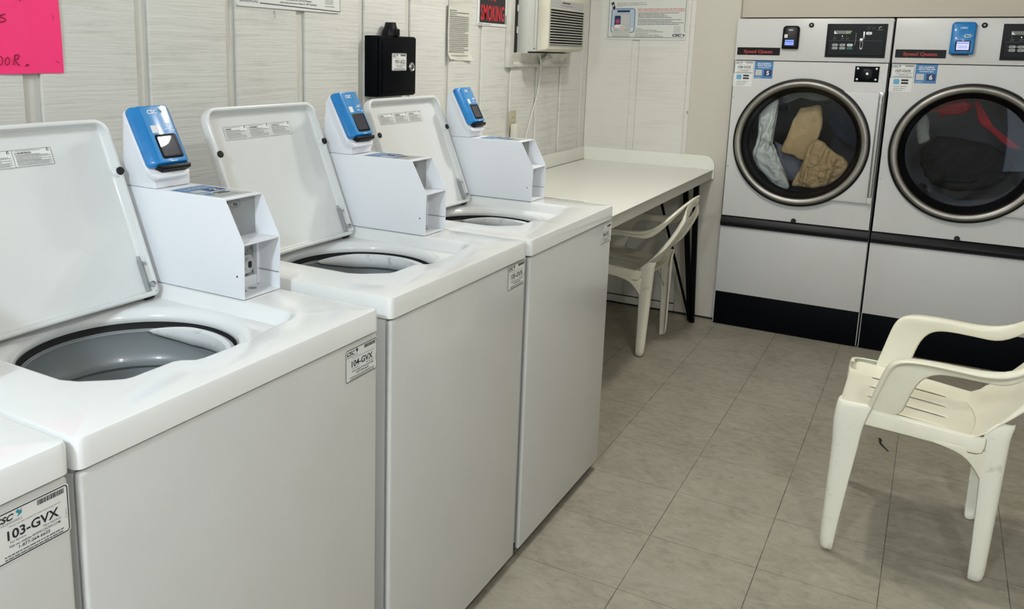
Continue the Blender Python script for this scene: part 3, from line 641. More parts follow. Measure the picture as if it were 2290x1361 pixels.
            rings.append([P_(fb, zb_, fl+.001), P_(fb+(fa-fb)*.5, zb_+(za-zb_)*.5, fl+.001), P_(fa-tdir.x*.008, za-tdir.y*.008, fl), P_(fa-tdir.x*.001, za-tdir.y*.001, fl-.004), P_(fa, za, fl*.5), P_(fa-tdir.x*.002, za-tdir.y*.002, .001), P_(fa-tdir.x*.011, za-tdir.y*.011, 0)])
        vs2 = [q for r_ in rings for q in r_]; fs2 = [[i*7+k, i*7+k+1, (i+1)*7+k+1, (i+1)*7+k] for i in range(n-1) for k in range(6)]
        shell(vs2, fs2, 'armrest', CREAM, .005, 1)
    # legs: open L-shaped sections, tapering to the foot
    def leg(top, foot, wt, wf, dt, df, sf, sg, nm='leg'):
        """top/foot = outer corner (f,l,z); blades run along f (sf) and inward along l (-sg)"""
        rings = []; n = 12
        for i in range(n):
            t = max(0, i-3)/(n-4); cap_ = ((.012, .006, .002)[i] if i < 3 else 0)*(sf < 0); up_ = ((.0055, .0045, .002)[i] if i < 3 else 0)*(sf < 0); z = top[2]+(foot[2]-top[2])*t
            f = top[0]+(foot[0]-top[0])*t; l = top[1]+(foot[1]-top[1])*t
            wd = wt+(wf-wt)*min(1, t*1.05)**.7; dp = dt+(df-dt)*min(1, t*1.05)**.7
            flare = .006 if i == 0 else 0
            bul = .010*math.exp(-((z-.402)/.018)**2) if sf < 0 else 0; f -= sf*bul*.7; l += bul*.6
            f += sf*cap_; l -= cap_; z += up_
            rings.append([(f+sf*(wd-cap_), sg*(l-.004), z), (f+sf*wd*.55, sg*l, z), (f+sf*.010, sg*l, z), (f, sg*(l-.009), z), (f-sf*0, sg*(l-dp*.6), z), (f+sf*.003, sg*(l-dp), z)])
        if sf > 0:
            for f_, l_, z_, w_ in ((-.037, .176, .452, .052), (-.040, .168, .466, .036)):
                rings.insert(0, [(f_+w_, sg*(l_-.004), z_), (f_+w_*.6, sg*l_, z_), (f_+.006, sg*l_, z_), (f_, sg*(l_-.005), z_), (f_, sg*(l_-.012), z_), (f_+.003, sg*(l_-.018), z_)])
            n = len(rings)
        vs2 = [q for r_ in rings for q in r_]; fs2 = [[i*6+k, i*6+k+1, (i+1)*6+k+1, (i+1)*6+k] for i in range(n-1) for k in range(5)]
        b0 = len(vs2); 
        # small closed foot pad
        r_ = rings[-1]; vs2 += [(r_[0][0], r_[5][1], r_[0][2])]; fs2.append([(n-1)*6+k for k in range(6)]+[b0])
        shell(vs2, fs2, nm, CREAMD, .005, 1)
    for sg in (-1, 1):
        leg((.388, .212, .446), (.392, .258, .003), -.0, 0, .0, 0, -1, sg) if 0 else None
        leg((.388, .217, .450), (.391, .258, .003), .092, .036, .050, .028, -1, sg)
        leg((-.032, .182, .430), (-.018, .206, .003), .066, .038, .045, .028, 1, sg)
        vs2, fs2 = [], []
        for i, (f0, z0, zz) in enumerate(((.15, .392, .384), (.11, .392, .376), (.07, .392, .362), (.038, .392, .325), (.010, .390, .265), (.004, .389, .24))):
            la = (.199, .198, .194, .188, .182, .180)[i]; vs2 += [(f0, sg*la, z0), (f0, sg*(la+.002), zz)]
        for i in range(5): a = i*2; fs2.append([a, a+1, a+3, a+2])
        shell(vs2, fs2, 'side_rail', CREAM, .004, 1)
    return root
chair((1.118, .120, 0), math.pi, 'cream plastic armchair standing in the open aisle at the right edge')
chair((-.216, 1.346, 0), math.pi, 'cream plastic armchair pushed in under the folding table')

# ------------------------------------------------------------------ dryers
def dryer(x0, W, code, num, blue, label):
    YF = 1.918
    root = tag(empty('tumble_dryer', (x0, YF, 0)), label, 'tumble dryer', 'tall white tumble dryers side by side')
    F = Fr((0, 0, 0), (1, 0, 0), (0, 0, 1), (0, -1, 0))       # a right, b up, c toward the room
    H = 1.612; Hs = 1.404; cxd, czd = W/2-.003, 1.003
    # shell: top, sides, back
    sh = MB(); sh.box(0, .003, .02, .76, .01, H, DRYW); sh.box(W-.003, W, .02, .76, .01, H, DRYW); sh.box(0, W, .02, .76, H-.004, H, DRYW); sh.box(0, W, .755, .76, .01, H, DRYW); sh.box(0, W, .02, .76, .01, .02, DRYW)
    sh.box(.004, W-.004, .021, .03, .02, H-.005, GAP) if 0 else None
    sh.build('housing', root, smooth=0)
    MB().box(.001, W-.001, Hs+.002, H, 0, .02, DRYW, r=.004, fr=F).build('console', root)
    # front panel with a round opening
    Ro = .272; fp = MB(); out = []
    N = 72; a0, a1, b0, b1 = .001, W-.001, .600, Hs-.001
    ang = sorted(set([round(math.atan2(y-czd, x-cxd), 5) for x in (a0, a1) for y in (b0, b1)]+[round(-math.pi+2*math.pi*k/N, 5) for k in range(N)]))
    def hit(t):
        d = (math.cos(t), math.sin(t)); q = 9
        if abs(d[0]) > 1e-9: q = min(q, ((a1 if d[0] > 0 else a0)-cxd)/d[0])
        if abs(d[1]) > 1e-9: q = min(q, ((b1 if d[1] > 0 else b0)-czd)/d[1])
        return q
    rings = [[], [], []]
    for t in ang:
        d = (math.cos(t), math.sin(t)); q = hit(t)
        rings[0].append((cxd+d[0]*q, czd+d[1]*q, .019)); rings[1].append((cxd+d[0]*Ro, czd+d[1]*Ro, .019)); rings[2].append((cxd+d[0]*Ro, czd+d[1]*Ro, -.04))
    fp.loft(rings, DRYW, False, False, fr=F); fp.box(.001, .004, b0, b1, 0, .019, DRYW, fr=F); fp.box(W-.004, W-.001, b0, b1, 0, .019, DRYW, fr=F)
    for a, b in ((.010, 1.216), (.012, .86)): fp.cyl((a, b), .005, .019, .0215, STEEL, 14, F)
    fp.build('front_panel', root, smooth=30)
    MB().box(.001, W-.001, .182, .545, 0, .0185, DRYW, r=.003, fr=F).build('lower_panel', root)
    kp = MB(); kp.box(.004, W-.004, .004, .180, 0, .016, BLACKS, r=.002, fr=F); kp.box(.001, .0035, .01, .182, 0, .017, DRYW, fr=F); kp.box(W-.0035, W-.001, .01, .182, 0, .017, DRYW, fr=F); kp.build('kick_plate', root)
    bp_ = [(.0, .543), (.022, .541), (.034, .549), (.037, .562), (.034, .572), (.030, .578), (.026, .592), (.016, .600), (.0, .600)]
    MB().prism([(p[0], p[1]) for p in bp_], .002, W-.002, BLACKP, fr=Fr((0, 0, 0), (0, -1, 0), (0, 0, 1), (1, 0, 0))).build('bumper_rail', root)
    lk = MB(); lk.cyl((W/2+.005, .608), .012, .015, .030, RUB, 24, F, bev=.002); lk.build('lock_cap', root)
    lk = MB(); lk.cyl((W/2-.003, 1.580), .0115, .018, .026, BLACKP, 24, F, bev=.002); lk.cyl((W/2-.003, 1.580), .0045, .026, .0265, GREYST, 12, F); lk.build('lock', root)
    # name plate
    npl = MB(); npl.box(.012, .216, 1.4325, 1.4695, .02, .0235, BLACKP, r=.0008, fr=F); npl.text('Speed Queen', .113, 1.4425, .0155, .0238, LOGOR, F, width=.138, bold=.055, align='C'); npl.build('name_plate', root, smooth=0, label='black name strip with red lettering')
    # control panel
    p0, p1, q0, q1 = (.422, .682, 1.428, 1.586)
    cp = MB(); cp.box(p0, p1, q0, q1, .0195, .0245, BLACKP, r=.002, fr=F); cp.frame_line(p0+.001, p1-.001, q0+.001, q1-.001, .004, .0075, .0255, BLACKP, F); cp.box(p0+.012, p1-.012, q0+.012, q1-.010, .0245, .0248, BLACKP, fr=F)
    c = .0252; T = lambda u: p0+(p1-p0)*u; V = lambda v: q0+(q1-q0)*v
    cp.quad(T(.125), T(.40), V(.70), V(.80), c, mat('lcd_strip', (.16, .17, .15), .3), F); cp.add([(T(.125), V(.70), c+.0003), (T(.18), V(.70), c+.0003), (T(.125), V(.80), c+.0003)], [[0, 1, 2]], WINK, F)
    cp.text('07' if num == '5' else '20', T(.325), V(.715), (q1-q0)*.075, c+.0004, LED, F, width=.026, bold=.02)
    cp.cyl((T(.27), V(.635)), .0022, c, c+.0006, LEDW, 10, F)
    for u in (.14, .34): cp.cyl((T(u), V(.635)), .0012, c, c+.0004, KEYG, 8, F)
    for u in (.12, .25, .33): bars(cp, T(u), T(u)+.014, V(.57), .0018, c, INKG, F); bars(cp, T(u), T(u)+.012, V(.535), .0018, c, INKG, F)
    cp.quad(T(.05), T(.93), V(.497), V(.502), c, INKG, F)
    for i, u in enumerate((.115, .24, .365)):
        for j, v in enumerate((.335, .24)):
            cp.poly(rrect(T(u), T(u)+.0235, V(v), V(v)+.0115, .0035), c, (KEYG if i < 2 else WINK if j == 0 else GREEN), F); bars(cp, T(u)+.004, T(u)+.019, V(v)+.004, .003, c+.0003, INK, F)
            cp.cyl((T(u)-.004, V(v)+.006), .0012, c, c+.0004, LEDW if (num == '6' and i == 1 and j == 0) else KEYG, 8, F)
    cp.ribbon([(T(.485), V(.36)), (T(.495), V(.45)), (T(.498), V(.55)), (T(.495), V(.73))], .0012, c, KEYG, F)
    cp.poly(rrect(T(.655), T(.755), V(.68), V(.765), .006), c, WINK, F); cp.text('25¢', T(.705), V(.70), .006, c+.0003, INK, F, align='C')
    cp.box(T(.613), T(.640), V(.55), V(.77), c, c+.004, STEEL, r=.001, fr=F); cp.cyl((T(.59), V(.525)), .008, c, c+.005, STEEL, 16, F, bev=.001)
    cp.frame_line(T(.575), T(.62), V(.27), V(.47), .002, .001, c, WINK, F); cp.cyl((T(.598), V(.27)), .005, c, c+.003, KEYG, 12, F)
    cp.ribbon([(T(.86), V(.86)), (T(.865), V(.90)), (T(.90), V(.915))], .0022, c, WINK, F); bars(cp, T(.84), T(.92), V(.82), .0016, c, KEYG, F)
    for u in (.67, .75): bars(cp, T(u), T(u)+.012, V(.84), .0016, c, INKG, F); bars(cp, T(u), T(u)+.012, V(.89), .0016, c, INKG, F)
    cp.build('control_panel', root, smooth=30)
    # coin slide plate
    cs_ = MB(); cs_.box(.563, .667, 1.3145, 1.388, .019, .0225, BLACKS, r=.001, fr=F); cs_.prism(rrect(.594, .638, 1.328, 1.376, .010), .0225, .0275, BLACKP, fr=F, bev=.002)
    for a, b in ((.575, 1.377), (.655, 1.377), (.575, 1.326), (.655, 1.326)): cs_.cyl((a, b), .0055, .0225, .0255, STEEL, 14, F, bev=.0012)
    cs_.cyl((.617, 1.352), .007, .0275, .031, STEEL, 16, F, bev=.0015); cs_.build('coin_box_lock', root)
    # card reader
    r0, r1, z0, z1 = (.224, .300, 1.464, 1.576) if not blue else (.226, .322, 1.451, 1.594)
    rd = MB(); mt = BLUE if blue else BLACKP; q = .016
    rg = lambda i, c_: [(p[0], p[1], c_) for p in rrect(r0+i, r1-i, z0+i, z1-i, [max(q-i, .003), max(q-i, .003), .006, .006], 5)]
    rd.loft([rg(.003, .019), rg(.0, .022), rg(0, .036), rg(.003, .042), rg(.008, .045)], mt, fr=F); c = .0455
    rw, rz_ = r1-r0, z1-z0
    rd.text('CSC' if blue else 'CSC', r0+rw*.5, z0+rz_*.79, rz_*.055, c, WINK, F, width=rw*.30, align='C', bold=.03, shear=.2)
    if not blue: rd.poly(rrect(r0+rw*.13, r0+rw*.33, z0+rz_*.48, z0+rz_*.63, .001), c, PAPER, F)
    else:
        for k, (u, v) in enumerate(((.55, .60), (.62, .56), (.55, .52), (.50, .56))): bars(rd, r0+rw*u, r0+rw*(u+.25), z0+rz_*v, .003, c, WINK, F, seedv=k)
        rd.prism([(r0+.012, z0-.004), (r1-.020, z0-.004), (r1-.016, z0+.004), (r0+.008, z0+.004)], .022, .040, BLACKP, fr=F)
    reader = rd.build('card_reader', root, smooth=35, label='blue card reader with a lit screen' if blue else 'black card reader with a lit screen')
    sc = MB(); s0, s1, t0, t1 = (r0+rw*.13, r1-rw*.20, z0+rz_*.12, z0+rz_*.43) if not blue else (r0+rw*.22, r1-rw*.17, z0+rz_*.10, z0+rz_*.42)
    sc.prism(rrect(s0, s1, t0, t1, .003), c-.001, c+.0006, BLACKP, fr=F); sc.quad(s0+.005, s1-.005, t0+.005, t1-.004, c+.0009, SCRL if not blue else SCRL2, F)
    sc.quad(s0+.005, s1-.005, t1-.012, t1-.009, c+.0012, SBLUE, F)
    for k in range(2): bars(sc, s0+.012, s1-.012, t0+.014+.007*k, .002, c+.0012, SBLUE, F)
    sc.build('screen', reader, smooth=0)
    # stickers
    lb = MB(); service_label(lb, Fr((0, -.0191, 0), F.X, F.Y, F.Z), .004, .100, 1.339, 1.401, code); lb.build('number_label', root, smooth=0)
    f3 = Fr((0, -.0191, 0), F.X, F.Y, F.Z); st = MB()
    st.quad(.103, .191, 1.3165, 1.4030, .0004, SBLUE, f3); st.text('DO LAUNDRY', .148, 1.387, .0075, .0008, WINK, f3, width=.062, align='C', bold=.03); st.text('WITH THE APP', .148, 1.377, .0075, .0008, WINK, f3, width=.068, align='C', bold=.03)
    bars(st, .120, .176, 1.369, .003, .0008, WINK, f3); st.quad(.150, .186, 1.329, 1.360, .0007, SNAVY, f3); st.text(num, .168, 1.3345, .021, .0010, WINK, f3, align='C', bold=.03)
    st.quad(.108, .140, 1.331, 1.360, .0007, PAPERG, f3); bars(st, .108, .138, 1.321, .002, .0008, WINK, f3)
    st.build('app_sticker', root, smooth=0, label='blue app sticker with a white numeral')
    st = MB(); st.quad(.002, .095, 1.274, 1.3385, .0004, PAPER, f3); st.poly(rrect(.018, .042, 1.309, 1.333, .004), .0008, mat('app_icon_blue', (.12, .38, .58), .4), f3)
    for k in (0, 1): st.poly(rrect(.050, .079, 1.324-.013*k, 1.3325-.013*k, .0015), .0008, INK, f3)
    for k in range(3): bars(st, .020, .075-.008*k, 1.298-.009*k, .0022, .0008, INKG, f3, seedv=k)
    st.poly(rrect(.024, .052, 1.255, 1.261, .001), .0005, DRYW, f3)
    st.build('help_sticker', root, smooth=0)
    # door: square plate behind a big round ring, hinged on the right
    dr = MB(); dp0, dp1, dq0, dq1 = .498, .6975, .733, 1.268
    # plate right of the ring
    ring_R = .304
    pts = []
    ts = [math.asin((b-czd)/ring_R) for b in (dq1, dq0)] if dq1-czd < ring_R else None
    arc = [(cxd+ring_R*math.cos(t), czd+ring_R*math.sin(t)) for t in [ts[0]+(ts[1]-ts[0])*k/16 for k in range(17)]]
    dr.prism([(dp1, dq0), (dp1, dq1)]+arc, .0195, .036, DRYW, fr=F, bev=.0015)
    door = dr.build('door', root, label='round glass loading door in a steel ring, hinged at right')
    rgm = MB(); N_ = 96
    rgm.lathe([(.319, .019), (.320, .030), (.316, .042), (.308, .044)], BLACKP, (cxd, czd), N_, F)
    rgm.build('gasket', door)
    rgm = MB(); rgm.lathe([(.309, .036), (.308, .048), (.303, .053), (.296, .0545), (.284, .051), (.279, .046), (.276, .036)], CHROME, (cxd, czd), N_, F); rgm.build('steel_ring', door)
    rgm = MB(); rgm.lathe([(.278, .042), (.273, .036), (.268, .028), (.262, .0), (.257, -.024), (.250, -.032), (.250, -.042), (.256, -.048)], BLACKP, (cxd, czd), N_, F); rgm.build('inner_seal', door)
    gs = MB(); gs.lathe([(.252, -.030), (.20, -.027), (.1, -.025), (.0005, -.0245)], GLASS, (cxd, czd), N_, F); gs.build('glass', door)
    hg = MB(); hg.tube([(.689, -.044, .765), (.689, -.044, 1.264)], .0105, STEEL, 14); hg.box(.680, .699, 1.245, 1.270, .036, .054, STEEL, r=.003, fr=F); hg.box(.680, .699, .733, .768, .036, .052, DRYW, r=.003, fr=F)
    for z in (1.222, .79): hg.cyl((.690, z), .0045, .052, .055, STEEL, 12, F)
    hg.build('hinge', door)
    # drum
    dm = MB(); dm.lathe([(Ro, -.04), (.272, -.05), (.33, -.06), (.335, -.07), (.335, -.60), (.20, -.62), (.0005, -.62)], DRUM, (cxd, czd), 64, F)
    for k in range(4):
        t = R(45+90*k+12); c_ = (cxd+.30*math.cos(t), czd+.30*math.sin(t)); dm.cyl(c_, .028, -.58, -.08, DRUM, 12, F)
    dm.build('drum', root)
    return (x0+cxd, YF, czd)
d1 = dryer(-.045, .7055, '108-GVX', '5', False, 'tumble dryer number 5 at left, with a black card reader and tan towel inside')
d2 = dryer(.668, .7055, '107-GVX', '6', True, 'tumble dryer number 6 at right, with a blue card reader and dark load')

# ------------------------------------------------------------------ laundry
def cloth(name, org, outline, depth, bulge, mt, label, cat, ang=0, fq=14, amp=.02, seedv=0, n=110, rings=34):
    """a crumpled piece of cloth: outline in the (x, z) plane, rounded front and back pushed into folds that run along ang"""
    m = len(outline); cxo = sum(p[0] for p in outline)/m; czo = sum(p[1] for p in outline)/m
    P_ = [(*p, 0) for p in outline]; sm = bez(P_+[P_[0]], max(3, n//m))[:-1]; N_ = len(sm)
    ca, sa = math.cos(ang), math.sin(ang)
    def h(x, z, side):
        u, v = (x*ca-z*sa)*fq, (x*sa+z*ca)*fq*.22
        q = Vector((u, v, seedv*3.7+side*5)); a = noise.noise(q+Vector((noise.noise(q*.5)*1.4, 0, 0)))
        return (1-abs(a)*2.2)*.6+.4*noise.fractal(Vector((x*fq*1.1, z*fq*1.1, seedv)), .8, 2.1, 3)
    vs, fs = [], []
    for side in (1, -1):
        b0 = len(vs)
        for r_ in range(rings+1):
            t = 1-r_/rings; t2 = t**.75
            for k in range(N_):
                ex, ez = sm[k][0]-cxo, sm[k][1]-czo
                wob = 1+.05*noise.noise(Vector((ex*30, ez*30, seedv)))*t
                x_, z_ = cxo+ex*t2*wob, czo+ez*t2*wob; edge = math.sqrt(max(0, 1-t2*t2))
                d = side*(bulge*edge+amp*h(x_, z_, side)*min(1, edge*1.6))
                vs.append((x_, depth-d, z_))
        for r_ in range(rings):
            for k in range(N_):
                f = [b0+r_*N_+k, b0+r_*N_+(k+1) % N_, b0+(r_+1)*N_+(k+1) % N_, b0+(r_+1)*N_+k]; fs.append(f if side < 0 else f[::-1])
    me = bpy.data.meshes.new(name); me.from_pydata(vs, [], fs); me.materials.append(mt)
    bm = bmesh.new(); bm.from_mesh(me); bmesh.ops.remove_doubles(bm, verts=bm.verts, dist=1e-5); bmesh.ops.recalc_face_normals(bm, faces=bm.faces); bm.to_mesh(me); bm.free()
    me.polygons.foreach_set('use_smooth', [True]*len(me.polygons))
    o = bpy.data.objects.new(name, me); COL.objects.link(o); o.location = org
    return tag(o, label, cat)
def bez(pts, n=10):
    out = []; P_ = [Vector(p) for p in pts]; P_ = [P_[0]*2-P_[1]]+P_+[P_[-1]*2-P_[-2]]
    for i in range(1, len(P_)-2):
        for k in range(n):
            t = k/n; a, b, c_, d = P_[i-1:i+3]
            out.append(.5*((2*b)+(-a+c_)*t+(2*a-5*b+4*c_-d)*t*t+(-a+3*b-3*c_+d)*t**3))
    out.append(P_[-2]); return [tuple(p) for p in out]
x, y, z = d1; y += .0
cloth('white_sheet', d1, [(-.226, .116), (-.188, .192), (-.134, .199), (-.150, .10), (-.141, .058), (-.162, .014), (-.145, -.069), (-.104, -.135), (-.076, -.165), (-.044, -.242), (-.114, -.238), (-.232, -.108), (-.22, .01)], .085, .035, SHEET, 'crumpled white sheet at the left side of the dryer 5 window', 'sheet', R(10), 34, .030, 1)
cloth('tan_towel', d1, [(-.034, .168), (.01, .178), (.06, .183), (.074, .12), (.076, .071), (.055, -.02), (.021, -.105), (-.04, -.085), (-.106, -.059), (-.085, .02), (-.066, .094)], .150, .022, TOWEL, 'flat upper fold of tan towel in the middle of the dryer 5 window', 'towel', R(-16), 14, .016, 3)
cloth('tan_towel', d1, [(.026, -.030), (.060, .012), (.086, .012), (.125, -.02), (.157, -.045), (.205, -.075), (.224, -.107), (.205, -.16), (.172, -.189), (.128, -.222), (.06, -.235), (.004, -.232), (-.030, -.222), (-.002, -.15), (.010, -.11)], .088, .034, TOWEL, 'bunched tan towel at the bottom right of the dryer 5 window', 'towel', R(12), 34, .030, 8)
cloth('grey_shirt', d1, [(-.16, -.02), (-.08, -.05), (0, -.06), (.02, -.12), (-.01, -.22), (-.06, -.23), (-.12, -.15)], .235, .03, GREYC, 'grey garment behind the towels in dryer 5', 'clothes', R(20), 12, .02, 5)
cloth('grey_shirt', d1, [(-.15, .23), (-.05, .27), (.06, .27), (.10, .22), (.03, .20), (-.05, .215), (-.12, .185)], .215, .03, PALEC, 'pale grey garment at the top of the dryer 5 window', 'clothes', R(70), 16, .02, 6)
cloth('navy_cloth', d1, [(.10, .21), (.17, .19), (.25, .08), (.27, -.04), (.20, -.02), (.13, .02), (.09, .10)], .30, .04, mat('navy_cloth', (.02, .035, .07), .9), 'navy garment at the right of the dryer 5 window', 'clothes', R(-20), 14, .02, 7)
cloth('red_garment', d2, [(-.180, .180), (-.13, .225), (-.083, .240), (-.035, .243), (-.008, .228), (-.004, .198), (-.04, .171), (-.09, .165), (-.140, .148), (-.125, .172)], .12, .020, REDC, 'red garment tumbling at the top of the dryer 6 window', 'clothes', R(65), 22, .02, 11)
cloth('red_garment', d2, [(.004, .238), (.024, .236), (.045, .19), (.052, .156), (.093, .124), (.136, .080), (.186, .046), (.212, .030), (.179, .028), (.130, .055), (.085, .098), (.036, .135), (.020, .19)], .13, .012, REDC, 'twisted red sleeve hanging down at the right in dryer 6', 'clothes', R(-35), 26, .008, 12)
cloth('pale_cloth', d2, [(-.224, .13), (-.187, .168), (-.166, .134), (-.160, .08), (-.156, .047), (-.196, .026), (-.213, .08)], .085, .016, PALEC, 'pale grey cloth at the left of the dryer 6 window', 'clothes', R(5), 16, .010, 13)
cloth('dark_laundry', d2, [(-.20, -.02), (-.11, .05), (.0, .04), (.11, .02), (.20, -.05), (.18, -.14), (.09, -.20), (-.07, -.21), (-.16, -.14)], .30, .07, DARKC, 'heap of dark laundry filling the bottom of dryer 6', 'clothes', R(30), 12, .03, 14)

# ------------------------------------------------------------------ things on the left wall
WF = Fr((XW, 0, 0), (0, 1, 0), (0, 0, 1), (1, 0, 0))
# pink paper sign
pk = MB(WF); N = 14
g = [[(-1.69+(.287*i/N)+.006*(j/N)*(i/N)*-1, 1.352+(.272*j/N)-.002*(1-i/N), .0035+.0022*math.sin(i*.9+j*.3)) for i in range(N+1)] for j in range(N+1)]
pk.add([p for r_ in g for p in r_], [[j*(N+1)+i, j*(N+1)+i+1, (j+1)*(N+1)+i+1, (j+1)*(N+1)+i] for j in range(N) for i in range(N)], PINK)
hw_ = pk; cH = .0075
for st_, wd in (([(-1.5577, 1.473), (-1.5447, 1.4758), (-1.5386, 1.4781)], .0024), ([(-1.5463, 1.4737), (-1.5525, 1.4704), (-1.5437, 1.4697), (-1.538, 1.4665), (-1.5398, 1.463), (-1.5459, 1.4611), (-1.5534, 1.4604)], .0026),
    ([(-1.5578, 1.3895), (-1.5536, 1.3868), (-1.552, 1.3799), (-1.5556, 1.3715), (-1.5595, 1.3701)], .0022), ([(-1.5409, 1.3869), (-1.5459, 1.3813), (-1.5469, 1.3743), (-1.543, 1.3701), (-1.5375, 1.3736), (-1.5362, 1.3827), (-1.5386, 1.3866), (-1.5412, 1.3870)], .0022),
    ([(-1.5278, 1.3700), (-1.5255, 1.3799), (-1.5228, 1.3912)], .0026), ([(-1.5238, 1.3905), (-1.516, 1.3929), (-1.5132, 1.3898), (-1.5157, 1.3842), (-1.5231, 1.3815), (-1.5199, 1.3743), (-1.5141, 1.3686)], .0026),
    ([(-1.4995, 1.3687), (-1.4950, 1.3705), (-1.4915, 1.3708)], .0040), ([(-1.5019, 1.5165), (-1.5019, 1.5072)], .003), ([(-1.4935, 1.516), (-1.4920, 1.5096)], .003), ([(-1.4246, 1.4813), (-1.4245, 1.4712)], .0012), ([(-1.4256, 1.3793), (-1.4154, 1.3749)], .0012)):
    hw_.ribbon(st_, wd, cH, MARK)
tag(pk.build('paper_sign', smooth=60), 'neon pink paper with dark handwriting stapled to the left wall', 'paper sign')
# service sign above the washers
sg_ = MB(WF); sg_.prism(rrect(-.842, -.350, 1.5345, 1.86, .014), .002, .0045, PAPER)
sign = tag(sg_.build('service_sign', smooth=30), 'white plastic service sign high on the left wall, cut off by the top edge', 'sign')
t_ = MB(WF); c = .0049
t_.text('CSC', -.822, 1.562, .020, c, INK, width=.05, bold=.04, shear=.25); t_.quad(-.83, -.752, 1.5575, 1.5582, c, INKG); t_.text('ServiceWorks', -.826, 1.5465, .0085, c, INK, width=.075)
t_.ribbon([(-.742, 1.5468), (-.356, 1.5400)], .0026, c, INK); t_.ribbon([(-.3560, 1.54), (-.356, 1.845)], .0016, c, INK)
t_.text('utilice la aplicacion CSC Service Request', -.655, 1.5618, .0055, c, INK, width=.150, bold=.01); t_.text('visite www.cscsw.com o llame al 1-877-264-6622', -.655, 1.5520, .0055, c, INK, width=.176, bold=.01)
t_.text('Para solicitar servicio,', -.655, 1.572, .0055, c, INK, width=.09, bold=.01)
t_.poly(rrect(-.435, -.392, 1.560, 1.600, .001), c, PAPERG); bars(t_, -.437, -.385, 1.5525, .002, c, INKG, WF)
t_.build('lettering', sign, smooth=0)
# black box with lock
bx = tag(empty('lock_box', (0, 0, 0)), 'black steel lock box with a 701-JCJ label on the left wall', 'lock box')
MB(WF).box(-.211, .033, 1.2575, 1.4685, 0, .055, BLACKS, r=.003).build('housing', bx)
MB(WF).box(-.207, .029, 1.262, 1.4645, .055, .062, BLACKS, r=.0025).box(-.192, .020, 1.274, 1.452, .062, .0655, BLACKS, r=.002).build('door', bx)
lb = MB(); f4 = Fr((XW+.0656, 0, 0), (0, 1, 0), (0, 0, 1), (1, 0, 0)); service_label(lb, f4, -.137, -.041, 1.348, 1.409, '701-JCJ'); lb.build('number_label', bx, smooth=0)
MB(f4).lathe([(.0165, 0), (.0165, .004), (.014, .007), (.011, .005), (.006, .007), (.0005, .008)], STEEL, (-.0095, 1.3605), 24).box(-.0115, -.0075, 1.353, 1.368, .006, .009, BLACKP, r=.001).build('key_lock', bx)
MB(WF).lathe([(.020, -.019), (.020, .006)], BLACKP, (0, 0), 8, Fr((XW+.034, -.1, 1.50), (1, 0, 0), (0, 1, 0), (0, 0, 1)), True, True).build('knob_core', bx) if 0 else None
kn = MB(); kf = Fr((XW+.033, -.098, 1.468), (1, 0, 0), (0, 1, 0), (0, 0, 1)); kn.lathe([(.030, 0), (.030, .014), (.022, .034), (.019, .048), (.0, .048)], BLACKP, (0, 0), 10, kf, True); kn.box(.010, .034, -.012, .012, 0, .026, BLACKP, r=.004, fr=kf); kn.build('cable_grip', bx)
# typed notice
nt_ = MB(WF); N = 16; g = []
for j in range(N+1):
    for i in range(N+1):
        u, v = i/N, j/N; curl = .016*max(0, .12-v)/.12*(abs(u-.5)*2)**2+.010*max(0, v-.93)/.07*(1-u)
        g.append((.366+.194*u+.006*(1-v)*0, 1.383+.235*v+.014*max(0, .1-v)*(u < .3)*3, .002+curl+.0012*math.sin(v*9)))
nt_.add(g, [[j*(N+1)+i, j*(N+1)+i+1, (j+1)*(N+1)+i+1, (j+1)*(N+1)+i] for j in range(N) for i in range(N)], NOTE)
notice = tag(nt_.build('paper_notice', smooth=60), 'aged typed notice with curling corners taped to the left wall', 'notice')
pr = MB(WF)
for k in range(22):
    b = 1.583-k*.0079; e_ = .535 if k not in (0, 2, 11, 19, 21) else (.43 if k in (0, 2) else .50); bars(pr, .372+(k % 3)*.002, e_, b, .0026, .0055, INKG, WF, seedv=k*3)
bars(pr, .37, .535, 1.402, .0022, .006, INKG, WF)
pr.build('print', notice, smooth=0)
# no smoking sign
ns = MB(WF); ns.box(.612, .892, 1.5325, 1.80, .001, .0045, PAPER, r=.001)
nsm = tag(ns.build('no_smoking_sign', smooth=0), 'black NO SMOKING sign with red letters in a white border', 'sign')
t_ = MB(WF); t_.quad(.630, .876, 1.5455, 1.79, .005, INK); t_.text('SMOKING', .753, 1.5575, .066, .0056, RED, width=.226, bold=.022, align='C'); t_.text('NO', .745, 1.642, .066, .0056, RED, width=.085, bold=.022, align='C')
bars(t_, .618, .66, 1.537, .003, .005, INKG, WF); bars(t_, .67, .74, 1.537, .002, .005, INKG, WF); t_.quad(.880, .888, 1.545, 1.585, .005, INKG)
t_.build('lettering', nsm, smooth=0)
# air conditioner through the window
ac = tag(empty('air_conditioner', (0, 0, 0)), 'aged white window air conditioner in the left wall near the corner', 'air conditioner')
b_ = MB(); b_.box(XW+.004, -.752, 1.018, 1.46, 1.427, 1.82, ACS, r=.002); b_.box(XW+.006, -.80, 1.010, 1.019, 1.418, 1.82, ACS, r=.001)
fs3 = Fr((0, 1.018, 0), (1, 0, 0), (0, 0, 1), (0, -1, 0)); b_.cyl((-.768, 1.441), .0045, 0, .002, STEEL, 12, fs3); b_.cyl((-.768, 1.441), .002, .002, .003, GAP, 8, fs3)
b_.box(-.772, -.762, 1.45, 1.8, 0, .002, ACS, r=.0008, fr=fs3); b_.box(-.85, -.772, 1.436, 1.440, 0, .0015, ACS, r=.0005, fr=fs3)
for z in (1.51, 1.61): b_.box(-.858, -.852, z, z+.03, .008, .010, PAPER, fr=fs3)
b_.build('casing', ac)
